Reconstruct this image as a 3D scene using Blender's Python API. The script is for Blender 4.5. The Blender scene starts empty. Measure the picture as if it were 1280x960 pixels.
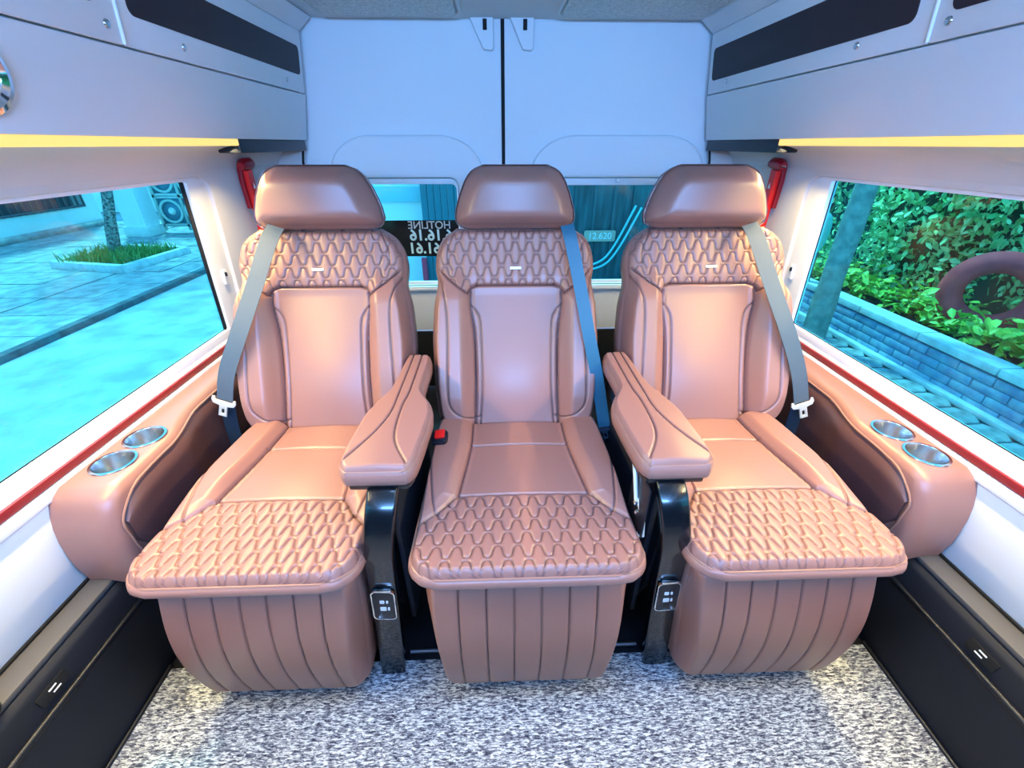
import bpy, bmesh, math, random
import numpy as np
from mathutils import Vector, Matrix, Euler
random.seed(7); rng = np.random.default_rng(7)
S = bpy.context.scene; C = S.collection
PI = math.pi; R = math.radians

# ---------------------------------------------------------------- camera, sky, sun, exposure
cam = bpy.data.objects.new('camera', bpy.data.cameras.new('camera')); C.objects.link(cam); S.camera = cam
cam.data.sensor_width = 36; cam.data.lens = 36*530/1280; cam.data.clip_start = .02; cam.data.clip_end = 200
cam.location = (-.05, 0, 1.06); cam.rotation_euler = (R(90-29.5), 0, R(-1.9))

W = bpy.data.worlds.new('sky'); S.world = W; W.use_nodes = True
nt = W.node_tree; bg = nt.nodes['Background']
tc = nt.nodes.new('ShaderNodeTexCoord'); sx = nt.nodes.new('ShaderNodeSeparateXYZ'); rp = nt.nodes.new('ShaderNodeValToRGB')
nt.links.new(tc.outputs['Generated'], sx.inputs[0]); nt.links.new(sx.outputs['Z'], rp.inputs[0]); nt.links.new(rp.outputs[0], bg.inputs[0])
rp.color_ramp.elements[0].color = (.56, .76, 1, 1); rp.color_ramp.elements[0].position = 0
rp.color_ramp.elements[1].color = (.30, .50, 1, 1); rp.color_ramp.elements[1].position = .8
bg.inputs[1].default_value = 3.0

sun = bpy.data.objects.new('sun', bpy.data.lights.new('sun', 'SUN')); C.objects.link(sun)
sun.data.energy = 6.0; sun.data.angle = R(5); sun.data.color = (1, .95, .86); sun.rotation_euler = (R(-24), R(-15), 0)
# daylight through the windscreen and the slot in the added front wall behind the camera
day = bpy.data.objects.new('windscreen_daylight', bpy.data.lights.new('windscreen_daylight', 'AREA')); C.objects.link(day)
day.data.shape = 'RECTANGLE'; day.data.size = 1.5; day.data.size_y = .22; day.data.energy = 72; day.data.color = (.17, .43, 1)
day.location = (0, -1.27, 1.26); day.rotation_euler = (R(90), 0, 0)

# cool ceiling lamp in front of the seats
for yl in (.38,):
    cl = bpy.data.objects.new('ceiling_lamp_light', bpy.data.lights.new('ceiling_lamp_light', 'AREA')); C.objects.link(cl)
    cl.data.shape = 'RECTANGLE'; cl.data.size = .6; cl.data.size_y = .25; cl.data.energy = 9; cl.data.color = (.30, .52, 1); cl.data.spread = R(140); cl.location = (0, yl, 1.41)
vs = S.view_settings; vs.view_transform = 'Standard'; vs.look = 'None'; vs.gamma = 1; vs.use_curve_mapping = False
vs.exposure = 0.1

# ---------------------------------------------------------------- materials
def srgb(r, g, b):
    f = lambda c: ((c/255+.055)/1.055)**2.4 if c > 10 else c/255/12.92
    return (f(r), f(g), f(b), 1)
def mat(name, col, rough=.5, metal=0, bump=None, coat=0, var=None, spec=None, sheen=0):
    m = bpy.data.materials.new(name); m.use_nodes = True; n = m.node_tree; b = n.nodes['Principled BSDF']
    b.inputs['Base Color'].default_value = col; b.inputs['Roughness'].default_value = rough; b.inputs['Metallic'].default_value = metal
    b.inputs['Coat Weight'].default_value = coat
    if spec is not None: b.inputs['Specular IOR Level'].default_value = spec
    if sheen: b.inputs['Sheen Weight'].default_value = sheen
    if var or bump:
        t = n.nodes.new('ShaderNodeTexCoord'); mp = n.nodes.new('ShaderNodeMapping'); n.links.new(t.outputs['Object'], mp.inputs[0])
    if var:  # (scale, second colour, contrast low, high[, stretch])
        z = n.nodes.new('ShaderNodeTexNoise'); z.inputs['Scale'].default_value = var[0]; z.inputs['Detail'].default_value = 5
        if len(var) > 4: mp.inputs['Scale'].default_value = var[4]
        r = n.nodes.new('ShaderNodeValToRGB'); r.color_ramp.elements[0].position = var[2]; r.color_ramp.elements[1].position = var[3]
        r.color_ramp.elements[0].color = col; r.color_ramp.elements[1].color = var[1]
        n.links.new(mp.outputs[0], z.inputs['Vector']); n.links.new(z.outputs['Fac'], r.inputs[0]); n.links.new(r.outputs[0], b.inputs['Base Color'])
    if bump:
        z2 = n.nodes.new('ShaderNodeTexNoise'); z2.inputs['Scale'].default_value = bump[0]; z2.inputs['Detail'].default_value = 3
        bp = n.nodes.new('ShaderNodeBump'); bp.inputs['Strength'].default_value = bump[1]; bp.inputs['Distance'].default_value = bump[2]
        n.links.new(mp.outputs[0], z2.inputs['Vector']); n.links.new(z2.outputs['Fac'], bp.inputs['Height']); n.links.new(bp.outputs[0], b.inputs['Normal'])
    return m
def emis(name, col, k):
    m = bpy.data.materials.new(name); m.use_nodes = True; b = m.node_tree.nodes['Principled BSDF']
    b.inputs['Base Color'].default_value = col; b.inputs['Emission Color'].default_value = col; b.inputs['Emission Strength'].default_value = k
    return m
def glass(name, tint, refl=.06):
    m = bpy.data.materials.new(name); m.use_nodes = True; n = m.node_tree; n.nodes.clear()
    o = n.nodes.new('ShaderNodeOutputMaterial'); t = n.nodes.new('ShaderNodeBsdfTransparent'); g = n.nodes.new('ShaderNodeBsdfGlossy')
    x = n.nodes.new('ShaderNodeMixShader'); f0 = n.nodes.new('ShaderNodeLayerWeight'); f0.inputs[0].default_value = .5; f1 = n.nodes.new('ShaderNodeMath'); f1.operation = 'POWER'; f1.inputs[1].default_value = 4; f = n.nodes.new('ShaderNodeMath'); f.operation = 'MULTIPLY_ADD'; f.inputs[1].default_value = .5; f.inputs[2].default_value = .025
    n.links.new(f0.outputs['Facing'], f1.inputs[0]); n.links.new(f1.outputs[0], f.inputs[0])
    t.inputs[0].default_value = tint; g.inputs['Roughness'].default_value = .02
    n.links.new(f.outputs[0], x.inputs[0]); n.links.new(t.outputs[0], x.inputs[1]); n.links.new(g.outputs[0], x.inputs[2]); n.links.new(x.outputs[0], o.inputs[0])
    return m

LEATHER = mat('brown_leather', srgb(144, 101, 90), .36, bump=(900, .12, .001), spec=.5, coat=.12)
n = LEATHER.node_tree; b = n.nodes['Principled BSDF']; b.inputs['Coat Roughness'].default_value = .35
a_ = n.nodes.new('ShaderNodeAttribute'); a_.attribute_name = 'groove_shade'; x_ = n.nodes.new('ShaderNodeMix'); x_.data_type = 'RGBA'   # dark thread and crease shade painted into the leather colour along grooves
x_.inputs[6].default_value = srgb(144, 101, 90); x_.inputs[7].default_value = srgb(84, 54, 52)
n.links.new(a_.outputs['Fac'], x_.inputs[0]); n.links.new(x_.outputs[2], b.inputs['Base Color'])
LEATHERD = mat('dark_brown_leather', srgb(84, 56, 54), .45, bump=(900, .12, .001), spec=.4)
THREAD = mat('piping_leather', srgb(150, 108, 92), .35)
SEAM = mat('seam_leather', srgb(92, 60, 54), .5)
PANEL = mat('grey_trim_fabric', srgb(226, 228, 230), .75, bump=(500, .1, .001))
WALLM = mat('pale_headliner_fabric', srgb(208, 204, 202), .85, bump=(400, .15, .001))
WHITE = mat('white_plastic', srgb(235, 235, 238), .4)
CEILM = mat('ceiling_fabric', srgb(214, 218, 216), .9, bump=(300, .3, .002))
PADM = mat('textured_ceiling_pad', srgb(196, 204, 202), .9, var=(160, srgb(226, 232, 230), .4, .6), bump=(200, .6, .003))
BLACK = mat('black_plastic', srgb(14, 18, 28), .38)
BLACKM = mat('matte_black', srgb(8, 9, 14), .8)
NAVY = mat('navy_black_carpet', srgb(10, 16, 30), .7, bump=(400, .2, .001))
GLOSSB = mat('piano_black', srgb(8, 14, 20), .22, coat=.4)
RAILTOP = mat('rail_top_sheen', srgb(88, 86, 86), .42, bump=(500, .15, .001))  # black plastic rail top, window sheen put into the colour as grey
INSERT = mat('dark_perforated_fabric', srgb(36, 22, 30), .6, bump=(900, .3, .001))
CHROME = mat('chrome', (.85, .87, .9, 1), .08, 1)
STEEL = mat('brushed_steel', (.6, .6, .6, 1), .22, 1)
REDP = mat('red_plastic', srgb(222, 28, 26), .3)
REDD = mat('dark_red_plastic', srgb(150, 14, 30), .3)
REDT = mat('dark_red_trim', srgb(138, 26, 34), .4)
BELT = mat('blue_grey_webbing', srgb(72, 86, 98), .55, bump=(700, .3, .001))
BELTB = mat('teal_blue_webbing', srgb(34, 92, 116), .5, bump=(700, .3, .001))
BELTD = mat('dark_navy_webbing', srgb(26, 44, 62), .6)
DKSTEEL = mat('dull_steel', (.22, .22, .25, 1), .5, 1)
IVORY = mat('pale_metal', srgb(215, 214, 205), .3, .3)
LIGHTM = emis('warm_light_diffuser', (1, .66, .17, 1), 1.1); LIGHTM.node_tree.nodes['Principled BSDF'].inputs['Base Color'].default_value = (.25, .18, .08, 1)
WHITEP = mat('white_print', srgb(240, 240, 240), .5)
TINT = glass('tinted_side_glass', (.34, .84, .90, 1))
TINTR = glass('tinted_rear_glass', (.34, .80, .86, 1))

# carpet: short dark dashes in a pale heather loop
CARPET = bpy.data.materials.new('heather_carpet'); CARPET.use_nodes = True
n = CARPET.node_tree; b = n.nodes['Principled BSDF']; b.inputs['Roughness'].default_value = .95
t = n.nodes.new('ShaderNodeTexCoord'); mp = n.nodes.new('ShaderNodeMapping'); mp.inputs['Scale'].default_value = (85, 320, 60)
z = n.nodes.new('ShaderNodeTexNoise'); z.inputs['Scale'].default_value = 1; z.inputs['Detail'].default_value = 3; z.inputs['Roughness'].default_value = .7; z.inputs['Distortion'].default_value = .6
r = n.nodes.new('ShaderNodeValToRGB'); e = r.color_ramp.elements
e[0].position = .36; e[0].color = srgb(30, 34, 56); e[1].position = .60; e[1].color = srgb(215, 222, 225); k = e.new(.48); k.color = srgb(112, 118, 135)
n.links.new(t.outputs['Object'], mp.inputs[0]); n.links.new(mp.outputs[0], z.inputs['Vector']); n.links.new(z.outputs['Fac'], r.inputs[0]); n.links.new(r.outputs[0], b.inputs['Base Color'])
bp = n.nodes.new('ShaderNodeBump'); bp.inputs['Strength'].default_value = .6; bp.inputs['Distance'].default_value = .003
n.links.new(z.outputs['Fac'], bp.inputs['Height']); n.links.new(bp.outputs[0], b.inputs['Normal'])

# ---------------------------------------------------------------- helpers
def link(name, me, m, parent=None, smooth=True):
    o = bpy.data.objects.new(name, me); C.objects.link(o)
    if m is not None and not me.materials: me.materials.append(m)
    if smooth:
        me.polygons.foreach_set('use_smooth', [True]*len(me.polygons))
    if parent is not None: o.parent = parent
    return o
def tag(o, label=None, cat=None, group=None, kind=None):
    if label: o['label'] = label
    if cat: o['category'] = cat
    if group: o['group'] = group
    if kind: o['kind'] = kind
    return o
def empty(name, loc, label=None, cat=None, group=None):
    o = bpy.data.objects.new(name, None); C.objects.link(o); o.location = loc; o.empty_display_size = .05
    return tag(o, label, cat, group)
def loc(o):  # offset of a thing's origin, so its parts can be modelled in world coordinates
    return Vector(o.location) if o is not None and o.parent is None else (Vector(o.parent.location) if o is not None else Vector())
def raw(name, vs_, fs, m, parent=None, smooth=False):
    L = loc(parent); me = bpy.data.meshes.new(name)
    me.from_pydata([tuple(Vector(v)-L) for v in vs_], [], fs); me.update()
    return link(name, me, m, parent, smooth)
def fin(name, bm, m, parent, smooth=True, auto=35):
    bmesh.ops.recalc_face_normals(bm, faces=bm.faces)
    L = loc(parent); bmesh.ops.translate(bm, vec=-L, verts=bm.verts)
    if smooth:
        for ed in bm.edges:
            ed.smooth = not (len(ed.link_faces) == 2 and ed.calc_face_angle(0) > R(auto))
    me = bpy.data.meshes.new(name); bm.to_mesh(me); bm.free()
    return link(name, me, m, parent, smooth)
def bevel(bm, w, seg=2, ang=30):
    if w <= 0: return
    es = [e for e in bm.edges if len(e.link_faces) == 2 and e.calc_face_angle(0) > R(ang)]
    if es: bmesh.ops.bevel(bm, geom=es, offset=w, segments=seg, profile=.6, affect='EDGES', clamp_overlap=True)
def box(name, c, s, m, parent=None, bev=.004, rot=None, bm=None, seg=2):
    own = bm is None; b_ = bmesh.new()
    bmesh.ops.create_cube(b_, size=1, matrix=Matrix.Diagonal((s[0], s[1], s[2], 1)))
    bevel(b_, bev, seg)
    M = Matrix.Translation(c) @ (Euler(rot).to_matrix().to_4x4() if rot else Matrix())
    bmesh.ops.transform(b_, matrix=M, verts=b_.verts)
    if own: return fin(name, b_, m, parent)
    me = bpy.data.meshes.new('t'); b_.to_mesh(me); b_.free(); bm.from_mesh(me); bpy.data.meshes.remove(me)
def rrect(a0, a1, b0, b1, r, n=6):
    pts = []
    for cx, cy, s in ((a1-r, b0+r, -90), (a1-r, b1-r, 0), (a0+r, b1-r, 90), (a0+r, b0+r, 180)):
        for i in range(n+1):
            an = R(s+90*i/n); pts.append((cx+r*math.cos(an), cy+r*math.sin(an)))
    return pts
def plate(name, pts, O, U, V, th, m, parent=None, holes=(), bev=0, seg=2, bm=None, smooth=True):
    """2D outline (with holes) in the frame O,U,V, extruded by th along U x V."""
    O, U, V = Vector(O), Vector(U).normalized(), Vector(V).normalized(); N = U.cross(V)
    b_ = bmesh.new()
    for lp in [pts]+list(holes):
        v = [b_.verts.new(O+U*p[0]+V*p[1]) for p in lp]
        for i in range(len(v)): b_.edges.new((v[i], v[(i+1) % len(v)]))
    if holes:
        bmesh.ops.triangle_fill(b_, use_beauty=True, use_dissolve=False, edges=b_.edges[:], normal=N)
        bmesh.ops.dissolve_limit(b_, angle_limit=R(1), verts=b_.verts[:], edges=[e for e in b_.edges if len(e.link_faces) == 2]) if False else None
    else:
        b_.faces.new(b_.verts[:])
    r_ = bmesh.ops.extrude_face_region(b_, geom=b_.faces[:])
    bmesh.ops.translate(b_, vec=N*th, verts=[g for g in r_['geom'] if isinstance(g, bmesh.types.BMVert)])
    bmesh.ops.recalc_face_normals(b_, faces=b_.faces)
    bevel(b_, bev, seg)
    if bm is None: return fin(name, b_, m, parent, smooth)
    me = bpy.data.meshes.new('t'); b_.to_mesh(me); b_.free(); bm.from_mesh(me); bpy.data.meshes.remove(me)
def tube(name, pts, r, m, parent=None, n=8, closed=False, bm=None, flat=None, up=None):
    """sweep a circle (or, with flat=(w,t), a flat rounded strip) along points"""
    P = [Vector(p) for p in pts]; K = len(P)
    own = bm is None
    if own: bm = bmesh.new()
    rings = []; upv = Vector(up) if up else None; prev = None
    for i in range(K):
        a = P[(i-1) % K] if (closed or i) else P[0]; c = P[(i+1) % K] if (closed or i < K-1) else P[-1]
        T = (c-a).normalized()
        if upv is not None: X = upv.cross(T).normalized()
        else:
            if prev is None:
                X = T.cross(Vector((0, 0, 1)) if abs(T.z) < .9 else Vector((0, 1, 0))).normalized()
            else: X = (prev-T*prev.dot(T)).normalized()
        prev = X; Y = T.cross(X)
        rr = r[i] if isinstance(r, (list, tuple)) else r
        ring = []
        for k in range(n):
            an = 2*PI*k/n
            if flat:
                ca, sa = math.cos(an), math.sin(an)
                ring.append(bm.verts.new(P[i]+X*flat[0]/2*math.copysign(abs(ca)**.25, ca)+Y*flat[1]/2*math.copysign(abs(sa)**.6, sa)))
            else: ring.append(bm.verts.new(P[i]+X*rr*math.cos(an)+Y*rr*math.sin(an)))
        rings.append(ring)
    for i in range(K if closed else K-1):
        A, B = rings[i], rings[(i+1) % K]
        for k in range(n): bm.faces.new((A[k], A[(k+1) % n], B[(k+1) % n], B[k]))
    if not closed: bm.faces.new(rings[0][::-1]); bm.faces.new(rings[-1])
    if own: return fin(name, bm, m, parent, True, 50)
def lathe(name, prof, O, m, parent=None, n=32, axis='Z', M=None, bm=None):
    own = bm is None
    b_ = bmesh.new(); rings = []
    for r_, z_ in prof:
        rings.append([b_.verts.new((r_*math.cos(2*PI*k/n), r_*math.sin(2*PI*k/n), z_)) for k in range(n)] if r_ > 1e-5 else [b_.verts.new((0, 0, z_))])
    for A, B in zip(rings, rings[1:]):
        for k in range(n):
            a = [A[k % len(A)], A[(k+1) % len(A)], B[(k+1) % len(B)], B[k % len(B)]]
            q = []
            for v in a:
                if v not in q: q.append(v)
            if len(q) > 2: b_.faces.new(q)
    T = Matrix.Translation(O) @ (M if M is not None else Matrix())
    bmesh.ops.transform(b_, matrix=T, verts=b_.verts)
    if own: return fin(name, b_, m, parent)
    me = bpy.data.meshes.new('t'); b_.to_mesh(me); b_.free(); bm.from_mesh(me); bpy.data.meshes.remove(me)
def smoothline(pts, n=8, closed=False):
    P = [Vector(p) for p in pts]; K = len(P); out = []
    for i in range(K if closed else K-1):
        g = lambda j: P[j % K] if closed else P[max(0, min(K-1, j))]
        a, b_, c, d = g(i-1), g(i), g(i+1), g(i+2)
        for k in range(n):
            t = k/n; out.append(.5*((2*b_)+(c-a)*t+(2*a-5*b_+4*c-d)*t*t+(3*b_-a-3*c+d)*t**3))
    if not closed: out.append(P[-1])
    return out
def text(name, s, size, M, m, parent=None, ext=.0006, align='CENTER', bold=0):
    cu = bpy.data.curves.new('t', 'FONT'); cu.body = s; cu.size = size; cu.align_x = align; cu.align_y = 'CENTER'; cu.extrude = ext; cu.offset = bold
    o = bpy.data.objects.new('t', cu); C.objects.link(o); dg = bpy.context.evaluated_depsgraph_get()
    me = bpy.data.meshes.new_from_object(o.evaluated_get(dg)); bpy.data.objects.remove(o)
    me.transform(Matrix.Translation(-loc(parent)) @ M)
    me.materials.clear()
    return link(name, me, m, parent, False)
def copy_tree(o, parent=None):
    c = o.copy(); C.objects.link(c)
    if parent is not None: c.parent = parent
    for ch in [x for x in bpy.data.objects if x.parent == o]: copy_tree(ch, c)
    return c
def frame(O, U, V):
    U, V = Vector(U).normalized(), Vector(V).normalized(); N = U.cross(V)
    M = Matrix((U, V, N)).transposed().to_4x4(); M.translation = Vector(O); return M
def sst(x, a, b_):
    t = np.clip((x-a)/(b_-a), 0, 1); return t*t*(3-2*t)
def interp(v, tab): return np.interp(v, [a for a, _ in tab], [b_ for _, b_ in tab])

# ---- upholstery: a dense surface over an outline, rolled at its edge, with stitched grooves, cut into its leather pieces
def dist_poly(x, y, line):
    d = np.full(x.shape, 9.)
    for (ax, ay), (bx, by) in zip(line, line[1:]):
        ex, ey = bx-ax, by-ay; t_ = np.clip(((x-ax)*ex+(y-ay)*ey)/(ex*ex+ey*ey+1e-12), 0, 1)
        d = np.minimum(d, np.hypot(x-ax-t_*ex, y-ay-t_*ey))
    return d
def quilt(x, y, L=.0365, P=.0315, A=.0128):
    d = np.full(x.shape, 9.); k0 = np.floor(y/P)
    for dk in (-1, 0, 1, 2):
        k = k0+dk; ph = 2*PI*x/L+k*PI
        c_ = np.tanh(1.5*np.cos(ph))/math.tanh(1.5); yk = k*P+A*c_
        sl = A*2*PI/L*np.sin(ph)*1.5*(1-(c_*math.tanh(1.5))**2)/math.tanh(1.5)
        d = np.minimum(d, np.abs(y-yk)/np.sqrt(1+sl*sl))
    return d
def spline2(pts, n=8): return [(p.x, p.y) for p in smoothline([(a, b_, 0) for a, b_ in pts], n)]
def pad(base_name, parent, left, right, L, nx, ny, hfun, O, T, roll, rings, regions, regname, m, mside, y0=0, piping=None, mpip=None, cutx=None, rev=False):
    """left(v), right(v): outline x at v (0..1 along L). Returns the base (sides, back) with the surface pieces as children."""
    O = np.array(O, float); T = np.array(T, float); T /= np.linalg.norm(T); N = np.array((0, -T[2], T[1]))
    if N[2] < 0 and abs(N[1]) < .5: N = -N
    if rev: N = -N
    X = np.array((1., 0, 0))
    v = np.linspace(0, 1, ny+1); v = .5*v+.5*(3*v*v-2*v**3) if False else v
    u = np.linspace(0, 1, nx+1)
    U_, V_ = np.meshgrid(u, v); lx, rx = left(v), right(v)
    x = lx[:, None]+(rx-lx)[:, None]*U_; y = y0+V_*L
    bl = [(x[0, i], y[0, i]) for i in range(nx)]+[(x[j, nx], y[j, nx]) for j in range(ny)]+[(x[ny, i], y[ny, i]) for i in range(nx, 0, -1)]+[(x[j, 0], y[j, 0]) for j in range(ny, 0, -1)]
    bi = [i for i in range(nx)]+[j*(nx+1)+nx for j in range(ny)]+[ny*(nx+1)+i for i in range(nx, 0, -1)]+[j*(nx+1) for j in range(ny, 0, -1)]
    B = np.array(bl)
    # distance to outline (subsampled boundary segments)
    idx = np.arange(0, len(B), 3); line = [tuple(B[i]) for i in idx]+[tuple(B[0])]
    d = dist_poly(x, y, line)
    dd = np.clip(d, 0, roll); edge = roll-np.sqrt(np.maximum(roll**2-(roll-dd)**2, 0))
    hv_, mk = hfun(x, y); h = hv_*sst(d, 0, roll*.8)-edge; mk = np.clip(mk, 0, 1).ravel()
    hb = h.ravel()[bi]
    Pt = O+x[..., None]*X+y[..., None]*T+h[..., None]*N
    Pt = Pt.reshape(-1, 3)
    Lo = np.array(loc(parent))
    # base: skirt rings
    c2 = np.roll(B, -1, 0)-np.roll(B, 1, 0)
    for _ in range(12): c2 = (np.roll(c2, 1, 0)+c2+np.roll(c2, -1, 0))/3
    nrm = np.stack([c2[:, 1], -c2[:, 0]], 1); nrm /= np.linalg.norm(nrm, axis=1)[:, None]+1e-9
    sub = np.arange(0, len(B), 2); nb = len(sub); VV = []
    VV.append(Pt[np.array(bi)[sub]])
    for off, dep in rings:
        p2 = B[sub]+nrm[sub]*off
        VV.append(O+p2[:, :1]*X+p2[:, 1:]*T+(hb[sub][:, None]*(1 if dep > -.02 else .3)+dep)*N)
    VA = np.concatenate(VV)-Lo; F = []
    for k in range(len(rings)):
        for i in range(nb):
            j = (i+1) % nb; F.append((k*nb+i, (k+1)*nb+i, (k+1)*nb+j, k*nb+j))
    F.append(tuple(range(len(rings)*nb, (len(rings)+1)*nb)))
    me = bpy.data.meshes.new(base_name); me.from_pydata(VA.tolist(), [], F); me.update()
    bm = bmesh.new(); bm.from_mesh(me); bmesh.ops.recalc_face_normals(bm, faces=bm.faces); bm.to_mesh(me); bm.free()
    base = link(base_name, me, mside, parent)
    # pieces
    i0 = (np.arange(ny)[:, None]*(nx+1)+np.arange(nx)[None, :]); Q = np.stack([i0, i0+1, i0+nx+2, i0+nx+1], -1).reshape(-1, 4)
    if np.dot(np.cross(X, T), N) < 0: Q = Q[:, ::-1]
    xc = (x[:-1, :-1]+x[1:, 1:])/2; yc = (y[:-1, :-1]+y[1:, 1:])/2
    reg = regions(xc, yc).ravel()
    out = []
    for k in sorted(set(reg.tolist())):
        q = Q[reg == k]; used, inv = np.unique(q, return_inverse=True)
        me = bpy.data.meshes.new(regname[k]); me.from_pydata((Pt[used]-Lo).tolist(), [], inv.reshape(-1, 4).tolist()); me.update()
        at = me.attributes.new('groove_shade', 'FLOAT', 'POINT'); at.data.foreach_set('value', mk[used].astype(np.float32))
        out.append(link(regname[k], me, m[k] if isinstance(m, (list, tuple)) else m, base))
    if piping:
        pts = Pt[np.array(bi)[np.arange(0, len(bi), 5)]]
        o = tube('piping', [tuple(p) for p in pts], piping, mpip or THREAD, None, 6, closed=True)
        o.data.transform(Matrix.Translation(-Vector(Lo))); o.parent = base
    return base

# ================================================================ STRUCTURE OF THE CABIN
Y0, Y1 = -1.3, 1.87
box('floor', (0, (Y0+Y1)/2, -.02), (1.9, Y1-Y0, .04), NAVY, None, 0)['kind'] = 'structure'
o = plate('carpet', [(-.822, -1.2), (.822, -1.2), (.822, .555), (-.822, .555)], (0, 0, 0), (1, 0, 0), (0, 1, 0), .006, CARPET, None, bev=.002)
tag(o, 'grey and white heather carpet covering the cabin floor in front of the seats', 'carpet')
for s, nm in ((-1, 'left'), (1, 'right')):
    # side walls, leaning in a little, with a long window hole
    hole = rrect(-.95, 1.375 if s < 0 else 1.365, .245, .70, .05, 8)
    V = (-s*.035, 0, .78); O = (s*.905, 0, .28)
    U = (0, 1, 0) if s < 0 else (0, -1, 0)
    pts = [(Y0, -.3), (Y1, -.3), (Y1, .78), (Y0, .78)]; hl = hole
    if s > 0: pts = [(-a, b_) for a, b_ in pts][::-1]; hl = [(-a, b_) for a, b_ in hole][::-1]
    Nn = Vector(U).cross(Vector(V)).normalized()
    o = plate('wall_'+nm, pts, Vector(O)-Nn*.04, U, V, .04, WALLM, None, holes=[hl], bev=.008, seg=2); o['kind'] = 'structure'
    # coved strip from the window top to the cabinet
    o = raw('trim_1' if s < 0 else 'trim_2', [(s*x_, y_, z_) for y_ in (Y0, Y1) for x_, z_ in ((.872, .995), (.862, 1.02), (.84, 1.04), (.80, 1.052), (.780, 1.056), (.780, 1.075), (.90, 1.075), (.90, .995))],
            [tuple([k, (k+1) % 8, 8+(k+1) % 8, 8+k]) for k in range(8)]+[tuple(range(8)), tuple(range(15, 7, -1))], WALLM, None, True)
    o['kind'] = 'structure'
    bm = bmesh.new(); bm.from_mesh(o.data); bmesh.ops.recalc_face_normals(bm, faces=bm.faces)
    for ed in bm.edges: ed.smooth = ed.calc_face_angle(0) < R(35)
    bm.to_mesh(o.data); bm.free()
# the window units
for s, wn in ((-1, 'window_1'), (1, 'window_2')):
    V = Vector((-s*.035, 0, .78)).normalized(); U = Vector((0, 1, 0)) if s < 0 else Vector((0, -1, 0)); N = U.cross(V)
    O = Vector((s*.905, 0, .28))
    w = empty(wn, (s*.9, .3, .5)); w['kind'] = 'structure'
    sg = 1 if s < 0 else -1
    def fl(p): return p if s < 0 else [(-a, b_) for a, b_ in p][::-1]
    yb = 1.29 if s < 0 else 1.280
    plate('window_frame', fl(rrect(-.95, 1.375, .245, .70, .05, 8)), O-N*.032, U, V, .020, WHITE, w, holes=[fl(rrect(-.90, yb, .268, .692, .006, 3))], bev=.003)
    plate('glass_seal', fl(rrect(-.902, yb+.0005, .2665, .6935, .008, 3)), O-N*.0265, U, V, .003, BLACKM, w, holes=[fl(rrect(-.899, yb-.001, .2695, .691, .006, 3))])
    if s < 0: plate('glass_edge', [(yb-.010, .268), (yb, .268), (yb, .692), (yb-.010, .692)], O-N*.026, U, V, .006, BLACKM, w)['label'] = 'thick black rear edge of the glass'
    plate('pane', fl(rrect(-.90, yb, .268, .692, .006, 3)), O-N*.03, U, V, .004, TINT, w)
    plate('latch', fl(rrect(1.325, 1.343, .40, .445, .004, 3)), O-N*.012, U, V, .008, WHITE, w, bev=.002)
    plate('latch_button', fl(rrect(1.330, 1.338, .425, .437, .002, 2)), O-N*.004, U, V, .003, BLACK, w)
    # dark red line under the glass and white rounded sill
    t_ = empty('trim_3' if s < 0 else 'trim_4', (s*.9, .3, .5)); t_['kind'] = 'structure'
    plate('red_strip', fl([(Y0, .226), (1.42, .226), (1.42, .243), (Y0, .243)]), O+N*.0005, U, V, .006, REDT, t_, bev=.002)['label'] = 'dark red strip'
    plate('sill', fl([(Y0, .200), (1.42, .200), (1.42, .224), (Y0, .224)]), O+N*.0005, U, V, .011, WHITE, t_, bev=.005, seg=3)['label'] = 'white rounded sill'
    plate('lower_panel', fl([(Y0, -.0), (1.15, .0), (1.15, .198), (Y0, .198)]), O+N*.0005, U, V, .006, PANEL, t_, bev=.003)['label'] = 'pale grey wall panel'
# black step rails along both walls
for s, nm in ((-1, 'left'), (1, 'right')):
    b0 = empty('baseboard_'+nm, (s*.86, .3, 0)); b0['kind'] = 'structure'
    sec = [(.898, 0), (.826, 0), (.826, .215), (.838, .262), (.850, .272), (.898, .272)]
    bm = bmesh.new(); A = [bm.verts.new((s*x_, Y0, z_)) for x_, z_ in sec]; B = [bm.verts.new((s*x_, 1.5, z_)) for x_, z_ in sec]
    for k in range(6): bm.faces.new((A[k], A[(k+1) % 6], B[(k+1) % 6], B[k]))
    bm.faces.new(A); bm.faces.new(B); bmesh.ops.recalc_face_normals(bm, faces=bm.faces); bevel(bm, .005, 3, 15)
    fin('step_side', bm, NAVY, b0)
    box('top_cap', (s*.872, .1, .279), (.047, 2.8, .012), RAILTOP, b0, .004)['label'] = 'black rail top with window sheen painted in as grey'
    tube('ridge', [(s*.823, Y0, .213), (s*.823, 1.5, .213)], .006, BLACK, b0)
    tube('carpet_edge', [(s*.822, Y0, .008), (s*.822, .56, .008)], .005, BLACK, b0)
    box('shadow_gap', (s*.897, .1, .288), (.006, 2.8, .006), BLACKM, b0, 0)
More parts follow.
